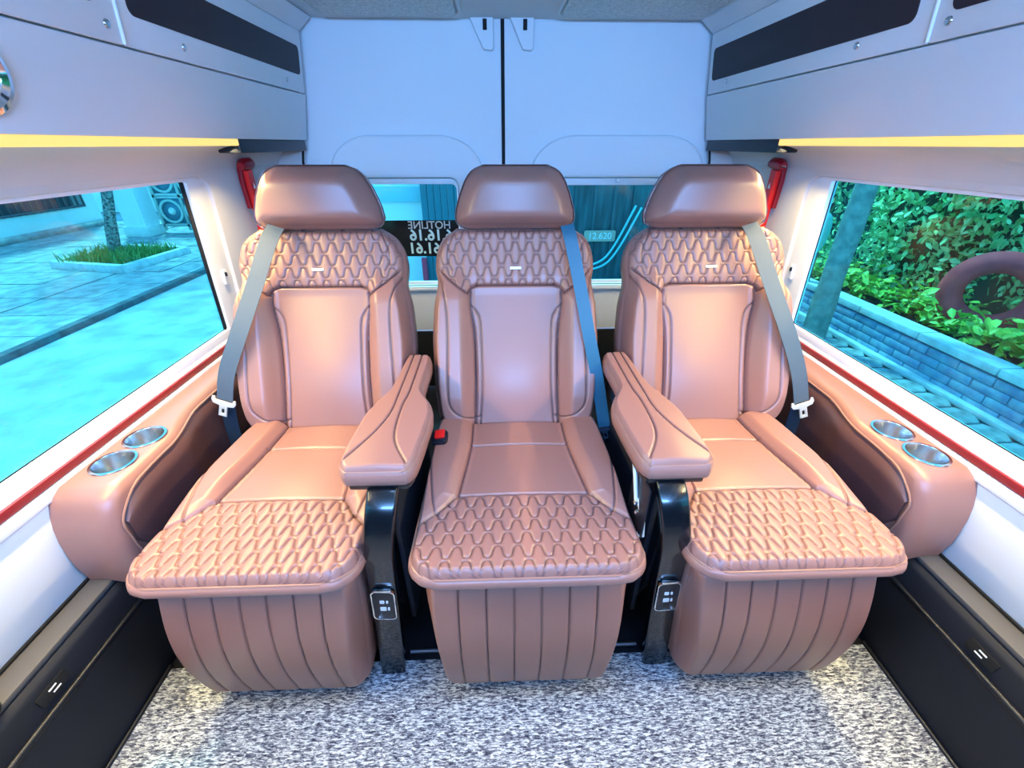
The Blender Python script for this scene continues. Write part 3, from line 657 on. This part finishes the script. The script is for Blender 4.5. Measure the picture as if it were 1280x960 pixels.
# ================================================================ SIDE CONSOLES WITH CUP HOLDERS
for s in (-1, 1):
    side = 'left' if s < 0 else 'right'
    c = empty('side_console', (s*.83, .8, .28), 'tan leather side console with two steel cup holders along the '+side+' wall', 'console', 'side consoles')
    # plan outline of the top: narrow at the back, wide at the front with the cup holders
    nY = 60; rows = []
    X_out = .892; ztop = .497
    def inner(y): return float(np.interp(y, [.53, .60, .66, .80, .86, .92, 1.15, 1.5], [.778, .776, .774, .778, .800, .815, .820, .822]))
    # side silhouette (front nose): y as a function of height
    nose = [(.29, .585), (.33, .578), (.38, .578), (.42, .583), (.45, .590), (.475, .600), (.490, .612), (.497, .628)]
    zs = [.286, .30, .33, .36, .40, .43, .455, .475, .487, .4945, .497]
    bm = bmesh.new(); grid = []
    for zi, z_ in enumerate(zs):
        yf = float(np.interp(z_, [a for a, b_ in nose], [b_ for a, b_ in nose]))
        ring = [] ; r_ = .022; e = 0 if z_ < ztop-r_ else r_-math.sqrt(max(r_*r_-(z_-(ztop-r_))**2, 0))
        low = .03*max(0, (.36-z_)/.08)
        ys = [yf+(1.5-yf)*(t/34)**1.25 for t in range(35)]
        # rounded front corner towards the aisle
        ring.append((X_out, yf))
        ring.append((.86, yf+.0)); 
        xin = inner(yf)+e
        rc = .035
        for k in range(7):
            a = R(90*k/6); ring.append((xin+rc-rc*math.sin(a), yf-.022*0+rc*.8-rc*.8*math.cos(a)+(-.02)*(1-z_/.5)))
        for y_ in ys[1:]:
            if y_ > yf+rc*.85: ring.append((inner(y_)+e, y_))
        while len(ring) < 43: ring.insert(-1, ((ring[-1][0]+ring[-2][0])/2, (ring[-1][1]+ring[-2][1])/2))
        ring = ring[:42]+[ring[-1]]
        grid.append([bm.verts.new((s*a, b_, z_)) for a, b_ in ring])
    for A, B in zip(grid, grid[1:]):
        for k in range(len(A)-1): bm.faces.new((A[k], A[k+1], B[k+1], B[k]))
    tops = grid[-1]
    cups = ((.697, .836), (.783, .834)) if s < 0 else ((.668, .836), (.753, .834))
    tl = [(v.co.x, v.co.y) for v in tops]; tl.append((s*X_out, tl[-1][1]))
    tb = bmesh.new()
    for lp in [tl]+[[(s*xc+.0355*math.cos(2*PI*q_/32), yc+.0355*math.sin(2*PI*q_/32)) for q_ in range(32)] for yc, xc in cups]:
        v_ = [tb.verts.new((p[0], p[1], ztop)) for p in lp]
        for i in range(len(v_)): tb.edges.new((v_[i], v_[(i+1) % len(v_)]))
    bmesh.ops.remove_doubles(tb, verts=tb.verts, dist=.00005)
    bmesh.ops.triangle_fill(tb, use_beauty=True, use_dissolve=False, edges=tb.edges[:], normal=(0, 0, 1))
    me_ = bpy.data.meshes.new('t'); tb.to_mesh(me_); tb.free(); bm.from_mesh(me_)
    bmesh.ops.remove_doubles(bm, verts=bm.verts, dist=.0001)
    shell = fin('console_shell', bm, LEATHER, c, True, 50)
    # dark inner pad
    def dk(u, v): pass
    bm = bmesh.new(); NU, NV = 40, 12; G = []
    for i in range(NU+1):
        t = i/NU; y_ = .605+(1.48-.605)*t; zt = float(np.interp(y_, [.605, .63, .66, .70, .80, .86, 1.5], [.43, .462, .474, .478, .480, .478, .476])); zb = float(np.interp(y_, [.605, .64, .70, .8, 1.5], [.375, .315, .30, .29, .29]))
        col = []
        for j in range(NV+1):
            w_ = j/NV; z_ = zb+(zt-zb)*w_; ed = min(w_, 1-w_)*(zt-zb); ed = min(ed, y_-.600, )
            puff = .014*math.sqrt(max(0, 1-(1-min(ed/.03, 1))**2))
            if y_ > .86: puff *= .8
            col.append(bm.verts.new((s*(inner(y_)-puff+.001), y_, z_)))
        G.append(col)
    for A, B in zip(G, G[1:]):
        for j in range(NV): bm.faces.new((A[j], B[j], B[j+1], A[j+1]))
    pd = fin('inner_pad', bm, LEATHERD, c); pd['label'] = 'dark brown padded inner face'
    edge = [(s*(inner(y_)-.001), y_, float(np.interp(y_, [.60, .63, .66, .70, .80, .86, 1.5], [.43, .466, .478, .482, .484, .482, .480]))) for y_ in np.linspace(.603, 1.48, 40)]
    edge = smoothline([(s*.775, .650, .292), (s*.775, .622, .315), (s*.775, .605, .35), (s*.774, .600, .39)]+edge[::2], 4)
    tube('seam_piping', edge, .0022, THREAD, c, 6)
    for yc, xc in cups:
        h_ = lathe('cup_holder', [(.0395, 0), (.041, .0015), (.040, .003), (.0355, .0032), (.034, .001), (.033, -.002), (.033, -.0021)], (s*xc, yc, ztop-.0002), STEEL, c, 40)
        lathe('cup_well', [(.0345, .0028), (.0335, 0), (.031, -.06), (.029, -.064), (0, -.064)], (s*xc, yc, ztop), STEEL, h_, 32)
    # leather bottom flap at the front
    plate('lower_flap', [(.562, .33), (.60, .235), (.72, .235), (.72, .33)], (s*.772-.004, 0, 0), (0, 1, 0), (0, 0, 1), .008, LEATHERD, c, bev=.003)
    # socket in the step rail
    us = empty('usb_socket', (s*.835, .405, .245), 'small black socket plate set in the '+side+' step rail', 'socket', 'sockets in the step rails')
    U = (0, 1, 0) if s < 0 else (0, -1, 0); V = Vector((s*.012, 0, .047)).normalized(); Pn = Vector((s*.8315, .405, .2400)); N = Vector(U).cross(V)
    plate('socket_plate', rrect(-.026, .026, -.011, .011, .002, 2), Pn, U, V, .0028, BLACKM, us, bev=.0006)
    for dy, dz in ((0, .004), (.003 if s < 0 else -.003, -.004)):
        plate('contact', rrect(-.007+dy, .007+dy, dz-.0014, dz+.0014, .0006, 2), Pn+N*.0026, U, V, .0008, WHITEP, us)
    rd = empty('red_marker_lamp', (s*.85, .335, .29), 'round glossy red lamp on the '+side+' step rail at the edge of view', 'lamp', 'red lamps on the step rails')
    lathe('lens', [(0, .032), (.010, .030), (.020, .023), (.027, .012), (.029, 0)], (s*.868 if s < 0 else .872, .338 if s < 0 else .322, .286), REDD, rd, 28)
    lathe('lamp_ring', [(.027, .004), (.030, .005), (.031, 0)], (s*.868 if s < 0 else .872, .338 if s < 0 else .322, .286), BLACK, rd, 28)

# ================================================================ SEAT BELTS
def strip(name, pts, w, m, parent, t=.0016, face=(0, -1, .2), n=10):
    P = smoothline(pts, n); K = len(P); bm = bmesh.new(); prev = None; F = Vector(face).normalized()
    for i, p in enumerate(P):
        T = (P[min(i+1, K-1)]-P[max(i-1, 0)]).normalized(); Xv = T.cross(F).normalized(); Nv = Xv.cross(T)
        ring = [bm.verts.new(p+Xv*a+Nv*b_) for a, b_ in ((-w/2, -t/2), (w/2, -t/2), (w/2, t/2), (-w/2, t/2))]
        if prev:
            for k in range(4): bm.faces.new((prev[k], prev[(k+1) % 4], ring[(k+1) % 4], ring[k]))
        else: bm.faces.new(ring)
        prev = ring
    bm.faces.new(prev); return fin(name, bm, m, parent, True, 50)
def belt(label, top, pts, low, w, m, mlow, tong, metal=True, tm=IVORY):
    b0 = empty('seat_belt', top, label, 'seat belt', 'seat belts')
    strip('shoulder_webbing', pts, w, m, b0)
    strip('lap_webbing', low, w*.95, mlow, b0)
    p = Vector(pts[-1]); T = (Vector(pts[-1])-Vector(pts[-2])).normalized(); F = Vector((0, -1, .3)).normalized(); U = T.cross(F).normalized(); V = -T; N = U.cross(V)
    if N.y > 0: U = -U; N = U.cross(V)
    o = [(-.029, .006), (-.031, -.004), (-.026, -.013), (-.010, -.016), (-.0105, -.046), (.0105, -.046), (.010, -.016), (.026, -.013), (.031, -.004), (.029, .006), (.024, .006), (.021, -.002), (-.021, -.002), (-.024, .006)]
    k = tong
    t1 = plate('tongue', [(a*k, b_*k) for a, b_ in o], p+N*.002, U, V, .004, tm, b0, holes=[rrect(-.004*k, .004*k, -.038*k, -.024*k, .001, 2)], bev=.0006)
    return b0
belt('grey webbing seat belt hanging over the left window seat with pale tongue', (-.60, 1.08, .87),
     [(-.588, 1.105, .885), (-.600, 1.072, .855), (-.640, 1.030, .76), (-.690, .985, .65), (-.735, .965, .56), (-.760, .957, .485)],
     [(-.762, .967, .475), (-.776, .972, .42), (-.785, .975, .34), (-.785, .975, .25)], .040, BELT, BELTD, 1.0)
belt('grey webbing seat belt hanging over the right window seat with pale tongue', (.60, 1.08, .87),
     [(.583, 1.105, .885), (.594, 1.072, .855), (.640, 1.030, .75), (.690, .985, .64), (.735, .960, .54), (.762, .945, .455)],
     [(.764, .957, .447), (.776, .965, .40), (.783, .97, .34), (.783, .97, .25)], .040, BELT, BELTD, 1.0)
belt('bright blue seat belt hanging over the middle seat on the right side', (.13, 1.08, .87),
     [(.123, 1.105, .885), (.130, 1.072, .855), (.152, 1.035, .76), (.178, .992, .64), (.205, .970, .53), (.226, .955, .43), (.234, .945, .385)],
     [(.236, .955, .375), (.242, .96, .34), (.246, .965, .30)], .032, BELTB, BELTD, .72, tm=BELTD)

# ================================================================ EMERGENCY HAMMERS
for s in (-1, 1):
    side = 'left' if s < 0 else 'right'
    hx = s*.862
    g = empty('emergency_hammer', (hx, 1.53, .83), 'red plastic emergency hammer mounted on the '+side+' wall behind the window', 'hammer', 'emergency hammers')
    U = Vector((0, 1, 0)) if s < 0 else Vector((0, -1, 0)); V = Vector((-s*.035, 0, .78)).normalized(); N = U.cross(V); O = Vector((s*.8735, 1.555 if s < 0 else 1.50, .90))
    Mr = lambda a: (U*math.cos(a)+V*math.sin(a), V*math.cos(a)-U*math.sin(a))
    U2, V2 = Mr(R(4 if s < 0 else -4))
    br = plate('bracket', [(-.022, -.025), (.022, -.025), (.027, .06), (.022, .10), (-.022, .10), (-.027, .06)], O, U2, V2, .014, REDD, g, bev=.003)
    plate('handle', [(-.013, -.105), (.011, -.108), (.014, -.02), (.017, .09), (-.017, .09), (-.014, -.02)], O+N*.010, U2, V2, .020, REDP, g, bev=.005, seg=3)
    hd = tube('head', [O+N*.022+V2*.103-U2*.035, O+N*.022+V2*.107-U2*.02, O+N*.022+V2*.107+U2*.02, O+N*.022+V2*.103+U2*.035], [.012, .017, .017, .012], REDD, g, 14)
    tube('striking_tip', [O+N*.022+V2*.103+U2*.034, O+N*.022+V2*.103+U2*.046], [.007, .002], CHROME, g, 10)
    for k in range(3): box('grip_rib', O+N*.031-V2*(.03+.02*k), (.004, .022, .005), REDD, g, .001)
    plate('symbol', [(-.006, 0), (.006, 0), (.0, .018)], O+N*.0305+V2*.035+U2*.0, U2, V2, .0008, WHITEP, g)

# ================================================================ STICKER AND PLATE SEEN THROUGH THE REAR GLASS
stk = empty('window_sticker', (-.4, Y1+.018, .70), 'black hotline sticker with mirrored white digits on the left rear window', 'sticker')
plate('backing', [(-.60, .636), (-.205, .636), (-.205, .783), (-.60, .783)], (0, Y1+.0200, 0), (1, 0, 0), (0, 0, 1), .0015, BLACKM, stk)
# lettering faces outwards, so from the seats it reads mirrored
Mt = lambda x_, z_: frame((x_, Y1+.0180, z_), (-1, 0, 0), (0, 0, 1))
SP = mat('pale_cyan_print', srgb(205, 240, 240), .5)
text('lettering', 'HOTLINE', .043, Mt(-.245, .763), mat('grey_print', srgb(190, 200, 200), .5), stk, align='LEFT', bold=.0005)
text('digits', '6.16.16', .062, Mt(-.240, .722), SP, stk, align='LEFT', bold=.0016)
text('digits', '1.61.61', .062, Mt(-.250, .668), SP, stk, align='LEFT', bold=.0016)

# ================================================================ OUTSIDE
GZ = -.6
def noise_mat(name, a, b_, sc, lo=.35, hi=.65, rough=.8, bump=None, stretch=None):
    return mat(name, a, rough, var=(sc, b_, lo, hi)+((stretch,) if stretch else ()), bump=bump)
ASPH = noise_mat('grey_asphalt', srgb(150, 155, 158), srgb(188, 190, 190), 3, bump=(12, .5, .03))
PAVE = noise_mat('grey_paving', srgb(135, 140, 142), srgb(180, 182, 178), 6, bump=(30, .5, .01))
PAVER = noise_mat('hex_paver_concrete', srgb(118, 128, 128), srgb(168, 174, 170), 14, bump=(60, .5, .004))
CONC = noise_mat('pale_concrete', srgb(190, 192, 190), srgb(222, 222, 218), 9, bump=(40, .3, .004))
BLUEW = noise_mat('blue_grey_tiles', srgb(110, 140, 170), srgb(150, 175, 190), 12, bump=(40, .3, .004))
RENDERW = noise_mat('pale_render', srgb(225, 226, 220), srgb(238, 238, 232), 2)
DARKM = mat('dark_iron', srgb(70, 84, 92), .6)
BARK = noise_mat('speckled_bark', srgb(60, 62, 60), srgb(160, 162, 155), 28, .4, .6, bump=(30, .6, .01))
TRUNKG = noise_mat('grey_green_bark', srgb(112, 124, 116), srgb(150, 158, 146), 16, bump=(30, .6, .01))
SOIL = mat('soil', srgb(60, 52, 42), .9)
TERRA = noise_mat('faded_red_rubber', srgb(240, 70, 76), srgb(205, 56, 64), 8)
def leafm(name, c1, c2):
    m = bpy.data.materials.new(name); m.use_nodes = True; n = m.node_tree; b = n.nodes['Principled BSDF']; b.inputs['Roughness'].default_value = .45
    g = n.nodes.new('ShaderNodeNewGeometry'); r = n.nodes.new('ShaderNodeValToRGB'); r.color_ramp.elements[0].color = c1; r.color_ramp.elements[1].color = c2
    n.links.new(g.outputs['Random Per Island'], r.inputs[0]); n.links.new(r.outputs[0], b.inputs['Base Color'])
    return m
LEAF = leafm('hedge_leaves', srgb(84, 176, 96), srgb(215, 250, 180)); LEAF2 = leafm('bright_leaves', srgb(105, 165, 50), srgb(185, 215, 90)); GRASS = leafm('grass_blades', srgb(90, 140, 60), srgb(140, 175, 90))
gr = raw('ground', [(-40, -20, GZ-.03), (40, -20, GZ-.03), (40, 40, GZ-.03), (-40, 40, GZ-.03)], [(0, 1, 2, 3)], ASPH); gr['kind'] = 'structure'
# left yard
ky = empty('paved_yard', (-6, 6, GZ)); ky['kind'] = 'structure'; ky.name = 'floor_yard'
bm = bmesh.new()
cnt = 0
for i in range(8):
    for j in range(22):
        x0 = -9.25+i*.6; y0 = .3+j*.62
        if cnt < 300:
            hgt = random.uniform(.0, .012)
            plate('paving_slab', [(.008, .008), (.592, .008), (.592, .612), (.008, .612)], (x0, y0, GZ-.02), (1, 0, 0), (0, 1, 0), .02+hgt, PAVE, ky, smooth=False); cnt += 1
bm.free()
k_ = box('kerb', (-4.48, 6.5, GZ-.0), (.10, 14, .07), noise_mat('dark_kerb', srgb(60, 74, 82), srgb(96, 110, 116), 8), None, .01)
tag(k_, 'dark kerb line running across the yard outside the left window', 'kerb')
pl = empty('tree_planter', (-6.2, 7.2, GZ), 'square concrete tree planter with grass in the yard outside the left window', 'planter')
q = [(-6.80, 6.75), (-5.55, 6.45), (-5.45, 7.75), (-6.75, 8.0)]
for k in range(4):
    a, b_ = q[k], q[(k+1) % 4]; tube('planter_kerb', [(a[0], a[1], GZ+.05), (b_[0], b_[1], GZ+.05)], 0, CONC, pl, 12, flat=(.12, .14), up=(0, 0, 1))
raw('soil_bed', [(x_, y_, GZ+.05) for x_, y_ in q], [(0, 1, 2, 3)], SOIL, pl)
def blades(name, n, region, hmin, hmax, m, parent, w=.012):
    vs_, fs = [], []
    for i in range(n):
        x_, y_, z_ = region(); h_ = random.uniform(hmin, hmax); a = random.uniform(0, 2*PI); dx, dy = math.cos(a)*w, math.sin(a)*w; lx_, ly_ = random.uniform(-.5, .5)*h_, random.uniform(-.5, .5)*h_
        k = len(vs_); vs_ += [(x_-dx, y_-dy, z_), (x_+dx, y_+dy, z_), (x_+lx_*.4+dx*.6, y_+ly_*.4+dy*.6, z_+h_*.6), (x_+lx_, y_+ly_, z_+h_), (x_+lx_*.4-dx*.6, y_+ly_*.4-dy*.6, z_+h_*.6)]
        fs.append((k, k+1, k+2, k+3, k+4))
    return raw(name, vs_, fs, m, parent)
blades('grass', 900, lambda: (random.uniform(-6.7, -5.55), random.uniform(6.65, 7.7), GZ+.05), .08, .22, GRASS, pl)['kind'] = 'stuff'
tr = empty('young_tree', (-6.35, 7.35, GZ), 'slim tree with a dark speckled trunk rising from the square planter', 'tree')
tube('trunk', smoothline([(-6.36, 7.35, GZ), (-6.25, 7.38, -.1), (-6.12, 7.4, .35), (-6.02, 7.42, .9), (-6.0, 7.4, 2.2)], 5), [.085]*6+[.075]*6+[.065]*5+[.055]*4, BARK, tr, 12)
def leaves(name, n, region, size, m, parent, up=.6):
    vs_, fs = [], []
    for i in range(n):
        p = Vector(region()); s_ = size*random.uniform(.6, 1.3); M = Euler((random.uniform(-1, 1)*up*1.6, random.uniform(-1, 1)*up*1.6, random.uniform(0, 2*PI))).to_matrix()
        k = len(vs_)
        for a, b_, c__ in ((-.5, 0, 0), (-.15, .26, .07), (.25, .2, .05), (.55, 0, -.06), (.25, -.2, .05), (-.15, -.26, .07), (0, 0, -.01)):
            vs_.append(tuple(p+M @ Vector((a, b_, c__))*s_))
        fs += [(k, k+6, k+1), (k+1, k+6, k+2), (k+2, k+6, k+3), (k+3, k+6, k+4), (k+4, k+6, k+5), (k+5, k+6, k)]
    return raw(name, vs_, fs, m, parent, True)
leaves('foliage', 1500, lambda: (-6+random.gauss(0, .7), 7.4+random.gauss(0, .7), 2.6+random.gauss(0, .5)), .12, LEAF, tr)['kind'] = 'stuff'
bd_ = empty('house', (-9.6, 8, GZ), 'pale rendered house with a barred window across the yard on the left', 'house')
plate('wall', [(2, GZ), (10.9, GZ), (10.9, 3.2), (2, 3.2)], (-9.6, 0, 0), (0, 1, 0), (0, 0, 1), .3, RENDERW, bd_, holes=[[(7.6, -.16), (10.55, -.16), (10.55, 1.0), (7.6, 1.0)]])
plate('plinth', [(2, GZ), (10.9, GZ), (10.9, GZ+.13), (2, GZ+.13)], (-9.3, 0, 0), (0, 1, 0), (0, 0, 1), .05, PAVE, bd_)
wd = plate('window', [(7.6, -.16), (10.55, -.16), (10.55, 1.0), (7.6, 1.0)], (-9.55, 0, 0), (0, 1, 0), (0, 0, 1), .04, mat('dark_glass', srgb(60, 90, 105), .1), bd_)
for i in range(20):
    y_ = 7.7+i*.15; box('window_bar', (-9.28, y_, .42), (.025, .035, 1.15), DARKM, wd, 0)
for z_ in (-.13, .25): box('window_crossbar', (-9.28, 9.08, z_), (.03, 2.95, .04), DARKM, wd, 0)
gp = empty('gate_pillar', (-7.45, 9.7, GZ), 'tall white gate pillar left of the ornamental gate', 'pillar')
box('shaft', (-7.40, 9.55, 1.0), (.42, .42, 3.2), mat('white_render', srgb(248, 248, 246), .7), gp, .02); box('pillar_base', (-7.40, 9.55, GZ+.10), (.50, .50, .2), RENDERW, gp, .02)
gt = empty('ornamental_gate', (-6.4, 9.8, GZ), 'pale metal gate with round ornaments in square panels beyond the yard', 'gate')
gm = mat('pale_gate_metal', srgb(200, 212, 205), .5); gd = mat('gate_blue_panel', srgb(96, 140, 160), .5)
gY = 9.8
for i in range(5):
    x0 = -7.15+i*.52
    box('stile', (x0, gY, .35), (.05, .05, 1.8), gm, gt, 0)
    for zc in (-.17, .42):
        box('gate_panel', (x0+.26, gY+.02, zc), (.47, .02, .50), gd, gt, 0)
        lathe('ornament_ring', [(.19, .0), (.235, .0), (.235, .03), (.19, .03), (.19, 0)], (x0+.26, gY, zc), gm, gt, 20, M=Matrix.Rotation(R(90), 4, 'X'))
        lathe('ornament_boss', [(0, .05), (.05, .04), (.075, 0)], (x0+.26, gY, zc), mat('gate_white', srgb(240, 240, 230), .5) if i == 0 and zc < 0 else bpy.data.materials['gate_white'], gt, 14, M=Matrix.Rotation(R(90), 4, 'X'))
for z_ in (-.45, .125, .70, 1.25): box('rail', (-5.85, gY, z_), (2.65, .05, .05), gm, gt, 0)
lw = empty('boundary_wall', (-4, 13, GZ), 'long pale boundary wall behind the gate', 'wall')
box('wall_body', (-5.5, 13.2, .9), (12, .25, 3.0), RENDERW, lw, .01); box('coping', (-5.5, 13.2, 2.45), (12, .4, .1), CONC, lw, .01)

# right garden: hexagonal pavers, low wall, hedge
gp_ = empty('floor_patio', (2, 2, GZ)); gp_['kind'] = 'structure'
rh = .118; hexm = None; k = 0
cells = []
for i in range(15):
    for j in range(40):
        x_ = 1.55+i*rh*1.5*1.02; y_ = .4+j*rh*1.732*1.02+(rh*.883 if i % 2 else 0)
        if x_ < 3.27 and y_ < 6.6: cells.append((x_, y_))
cells.sort(key=lambda c__: math.hypot(c__[0], c__[1]))
for x_, y_ in cells[:300]:
    if hexm is None:
        o = plate('paver', [(rh*.94*math.cos(R(60*q_)), rh*.94*math.sin(R(60*q_))) for q_ in range(6)], (0, 0, 0), (1, 0, 0), (0, 1, 0), .03, PAVER, None, bev=.006, seg=1, smooth=False); hexm = o.data
        o.parent = gp_
    else: o = bpy.data.objects.new('paver', hexm); C.objects.link(o); o.parent = gp_
    o.location = (x_-2, y_-2, -.026+random.uniform(0, .006)); o.rotation_euler = (random.gauss(0, .012), random.gauss(0, .012), 0)
lw = empty('garden_wall', (3.1, 3, GZ), 'low garden wall with a pale coping in front of the hedge on the right', 'wall')
for r_ in range(4):
    for j in range(24):
        y_ = .6+j*.26+(.13 if r_ % 2 else 0)
        box('wall_tile', (3.36, y_, GZ+.032+r_*.068), (.05+random.uniform(0, .010), .253, .064), BLUEW, lw, .004, seg=1)
box('wall_core', (3.42, 3.7, GZ+.14), (.10, 6.4, .28), PAVE, lw, 0)
for j in range(10): box('coping_stone', (3.405, .85+j*.63, GZ+.315), (.17, .622, .06), CONC, lw, .01)
box('base_course', (3.31, 3.7, GZ+.012), (.07, 6.4, .04), CONC, lw, .005)
hd = empty('hedge', (4.6, 4, GZ), 'dense green leafy hedge behind the low garden wall on the right', 'hedge')
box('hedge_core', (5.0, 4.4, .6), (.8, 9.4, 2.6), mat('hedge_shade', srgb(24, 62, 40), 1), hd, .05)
nh = 17000
def hreg():
    y_ = random.uniform(.2, 9.0); z_ = random.uniform(GZ+.2, 1.85); d_ = random.random()**2*.30
    return (4.42+d_+.13*math.sin(y_*2.3+z_*1.7)+.09*math.sin(y_*5.1-z_*4), y_, z_)
leaves('foliage', nh, hreg, .085, LEAF, hd, .9)['kind'] = 'stuff'
bed = box('planting_bed', (3.87, 3.9, GZ+.14), (.75, 6.8, .28), SOIL, None, 0); tag(bed, 'dark soil bed between the garden wall and the hedge', 'flower bed')
# leafy ground plants, one by one
names = ['nearest the van front, below the tyre', 'just in front of the red tyre', 'right beside the red tyre on the far side', 'second beyond the red tyre', 'third beyond the red tyre', 'fourth beyond the red tyre', 'closest to the tree trunk', 'farthest along, behind the tree trunk']
for j in range(8):
    y_ = 2.05+j*.42+random.uniform(-.03, .03); x_ = random.uniform(3.72, 3.80)
    pt = empty('bedding_plant', (x_, y_, GZ+.28), 'low yellow-green plant in the wall bed, '+names[j], 'plant', 'low bedding plants along the garden wall')
    leaves('leaf_cluster', 150, lambda: (x_+random.uniform(-.19, .24), y_+random.uniform(-.19, .19), GZ+.31+abs(random.gauss(0, .10))), .10, LEAF2, pt, .5)['kind'] = 'stuff'
tx, ty, tz = 3.92, 3.19, .01
ty_ = empty('tyre_planter', (tx, ty, tz-.4), 'faded red tyre standing upright among the plants in front of the hedge', 'planter')
prof = [(.25+.085*math.cos(2*PI*i/13), .085*math.sin(2*PI*i/13)) for i in range(14)]
lathe('tyre_wall', prof, (tx, ty, tz), TERRA, ty_, 48, M=Matrix.Rotation(R(36), 4, 'Z') @ Matrix.Rotation(R(90), 4, 'Y'))
# pole (tree trunk) and round object outside the right window
po = empty('garden_tree', (2.93, 3.62, GZ), 'grey green tree trunk standing outside the right window', 'tree')
tube('trunk', smoothline([(2.92, 3.62, GZ), (2.90, 3.62, 0), (2.89, 3.61, .7), (2.86, 3.6, 1.8), (2.8, 3.6, 3.0)], 4), [.10]*4+[.088]*4+[.08]*4+[.07]*5, TRUNKG, po, 12)
leaves('foliage', 700, lambda: (2.8+random.gauss(0, .5), 3.6+random.gauss(0, .5), 3.1+random.gauss(0, .3)), .12, LEAF, po)['kind'] = 'stuff'
rs = empty('round_sign', (3.40, 4.55, GZ), 'pale turquoise round disc on a brown post beyond the tree trunk', 'sign')
tm_ = mat('pale_turquoise_paint', srgb(120, 225, 225), .4)
Mr_ = Matrix.Rotation(R(40), 4, 'Z') @ Matrix.Rotation(R(90), 4, 'X')
lathe('disc', [(0, .03), (.15, .03), (.18, .02), (.20, 0), (0, -.01)], (3.33, 4.5, .25), tm_, rs, 32, M=Mr_)
tube('post', [(3.36, 4.56, GZ), (3.35, 4.56, .1)], .045, mat('brown_post', srgb(120, 92, 88), .6), rs)

# behind the van: a dark blue shutter, a pale wall and a truck with its number plate
tk = empty('parked_truck', (.9, 4.6, GZ), 'dark blue truck body with hanging cables behind the rear windows', 'truck')
dt = noise_mat('dark_teal_paint', srgb(34, 70, 80), srgb(62, 108, 118), 3, stretch=(6, 1, .7), rough=.4)
box('cargo_body', (1.05, 5.4, .7), (3.1, 1.5, 2.2), dt, tk, .03)
for i in range(15): box('body_rib', (-.45+i*.2, 4.64, .75), (.03, .03, 1.9), dt, tk, .004)
box('bumper', (1.05, 4.58, -.42), (3.0, .2, .16), DARKM, tk, .02)
for x_ in (.1, 2.1): lathe('wheel', [(0, .12), (.18, .12), (.2, .08), (.32, .1), (.34, .0), (.32, -.1), (0, -.1)], (x_, 5.2, GZ+.34), BLACK, tk, 24, M=Matrix.Rotation(R(90), 4, 'Y'))
pb = plate('number_plate', rrect(.86, 1.19, .165, .275, .015, 3), (0, 4.62, 0), (1, 0, 0), (0, 0, 1), .012, mat('plate_face', srgb(205, 180, 160), .5), tk)
text('plate_digits', '12.620', .092, frame((1.025, 4.605, .218), (1, 0, 0), (0, 0, 1)), mat('plate_digits', srgb(250, 250, 250), .5), pb, bold=.0006)
for k, (a, b_, c__) in enumerate((((.80, -.10), (1.10, .02), (1.36, .52)), ((.78, -.14), (1.13, -.03), (1.42, .50)))):
    tube('cable', smoothline([(a[0], 4.58, a[1]), (b_[0], 4.55, b_[1]), (c__[0], 4.58, c__[1])], 10), .012, tm_, tk)
sh = empty('roller_shutter', (-.62, 4.5, GZ), 'blue slatted door seen through the left rear window', 'door')
for i in range(7): box('shutter_slat', (-.755+i*.065, 4.5, .7), (.061, .04, 2.6), mat('blue_shutter', srgb(50, 120, 135), .5) if i == 0 else bpy.data.materials['blue_shutter'], sh, .006)
box('red_post', (-.80, 4.42, -.2), (.05, .05, .5), mat('pink_post', srgb(225, 60, 90), .5), sh, .004)['label'] = 'red post'
bw = empty('shop_wall', (-2.2, 4.7, GZ), 'bright white wall seen through the left rear window', 'wall')
box('wall_face', (-1.42, 4.8, .3), (1.24, .2, 1.8), mat('bright_white_wall', srgb(250, 250, 250), .6), bw, .01)
box('wall_band', (-1.42, 4.68, .62), (1.24, .05, .14), mat('pale_blue_band', srgb(160, 215, 225), .5), bw, .01)
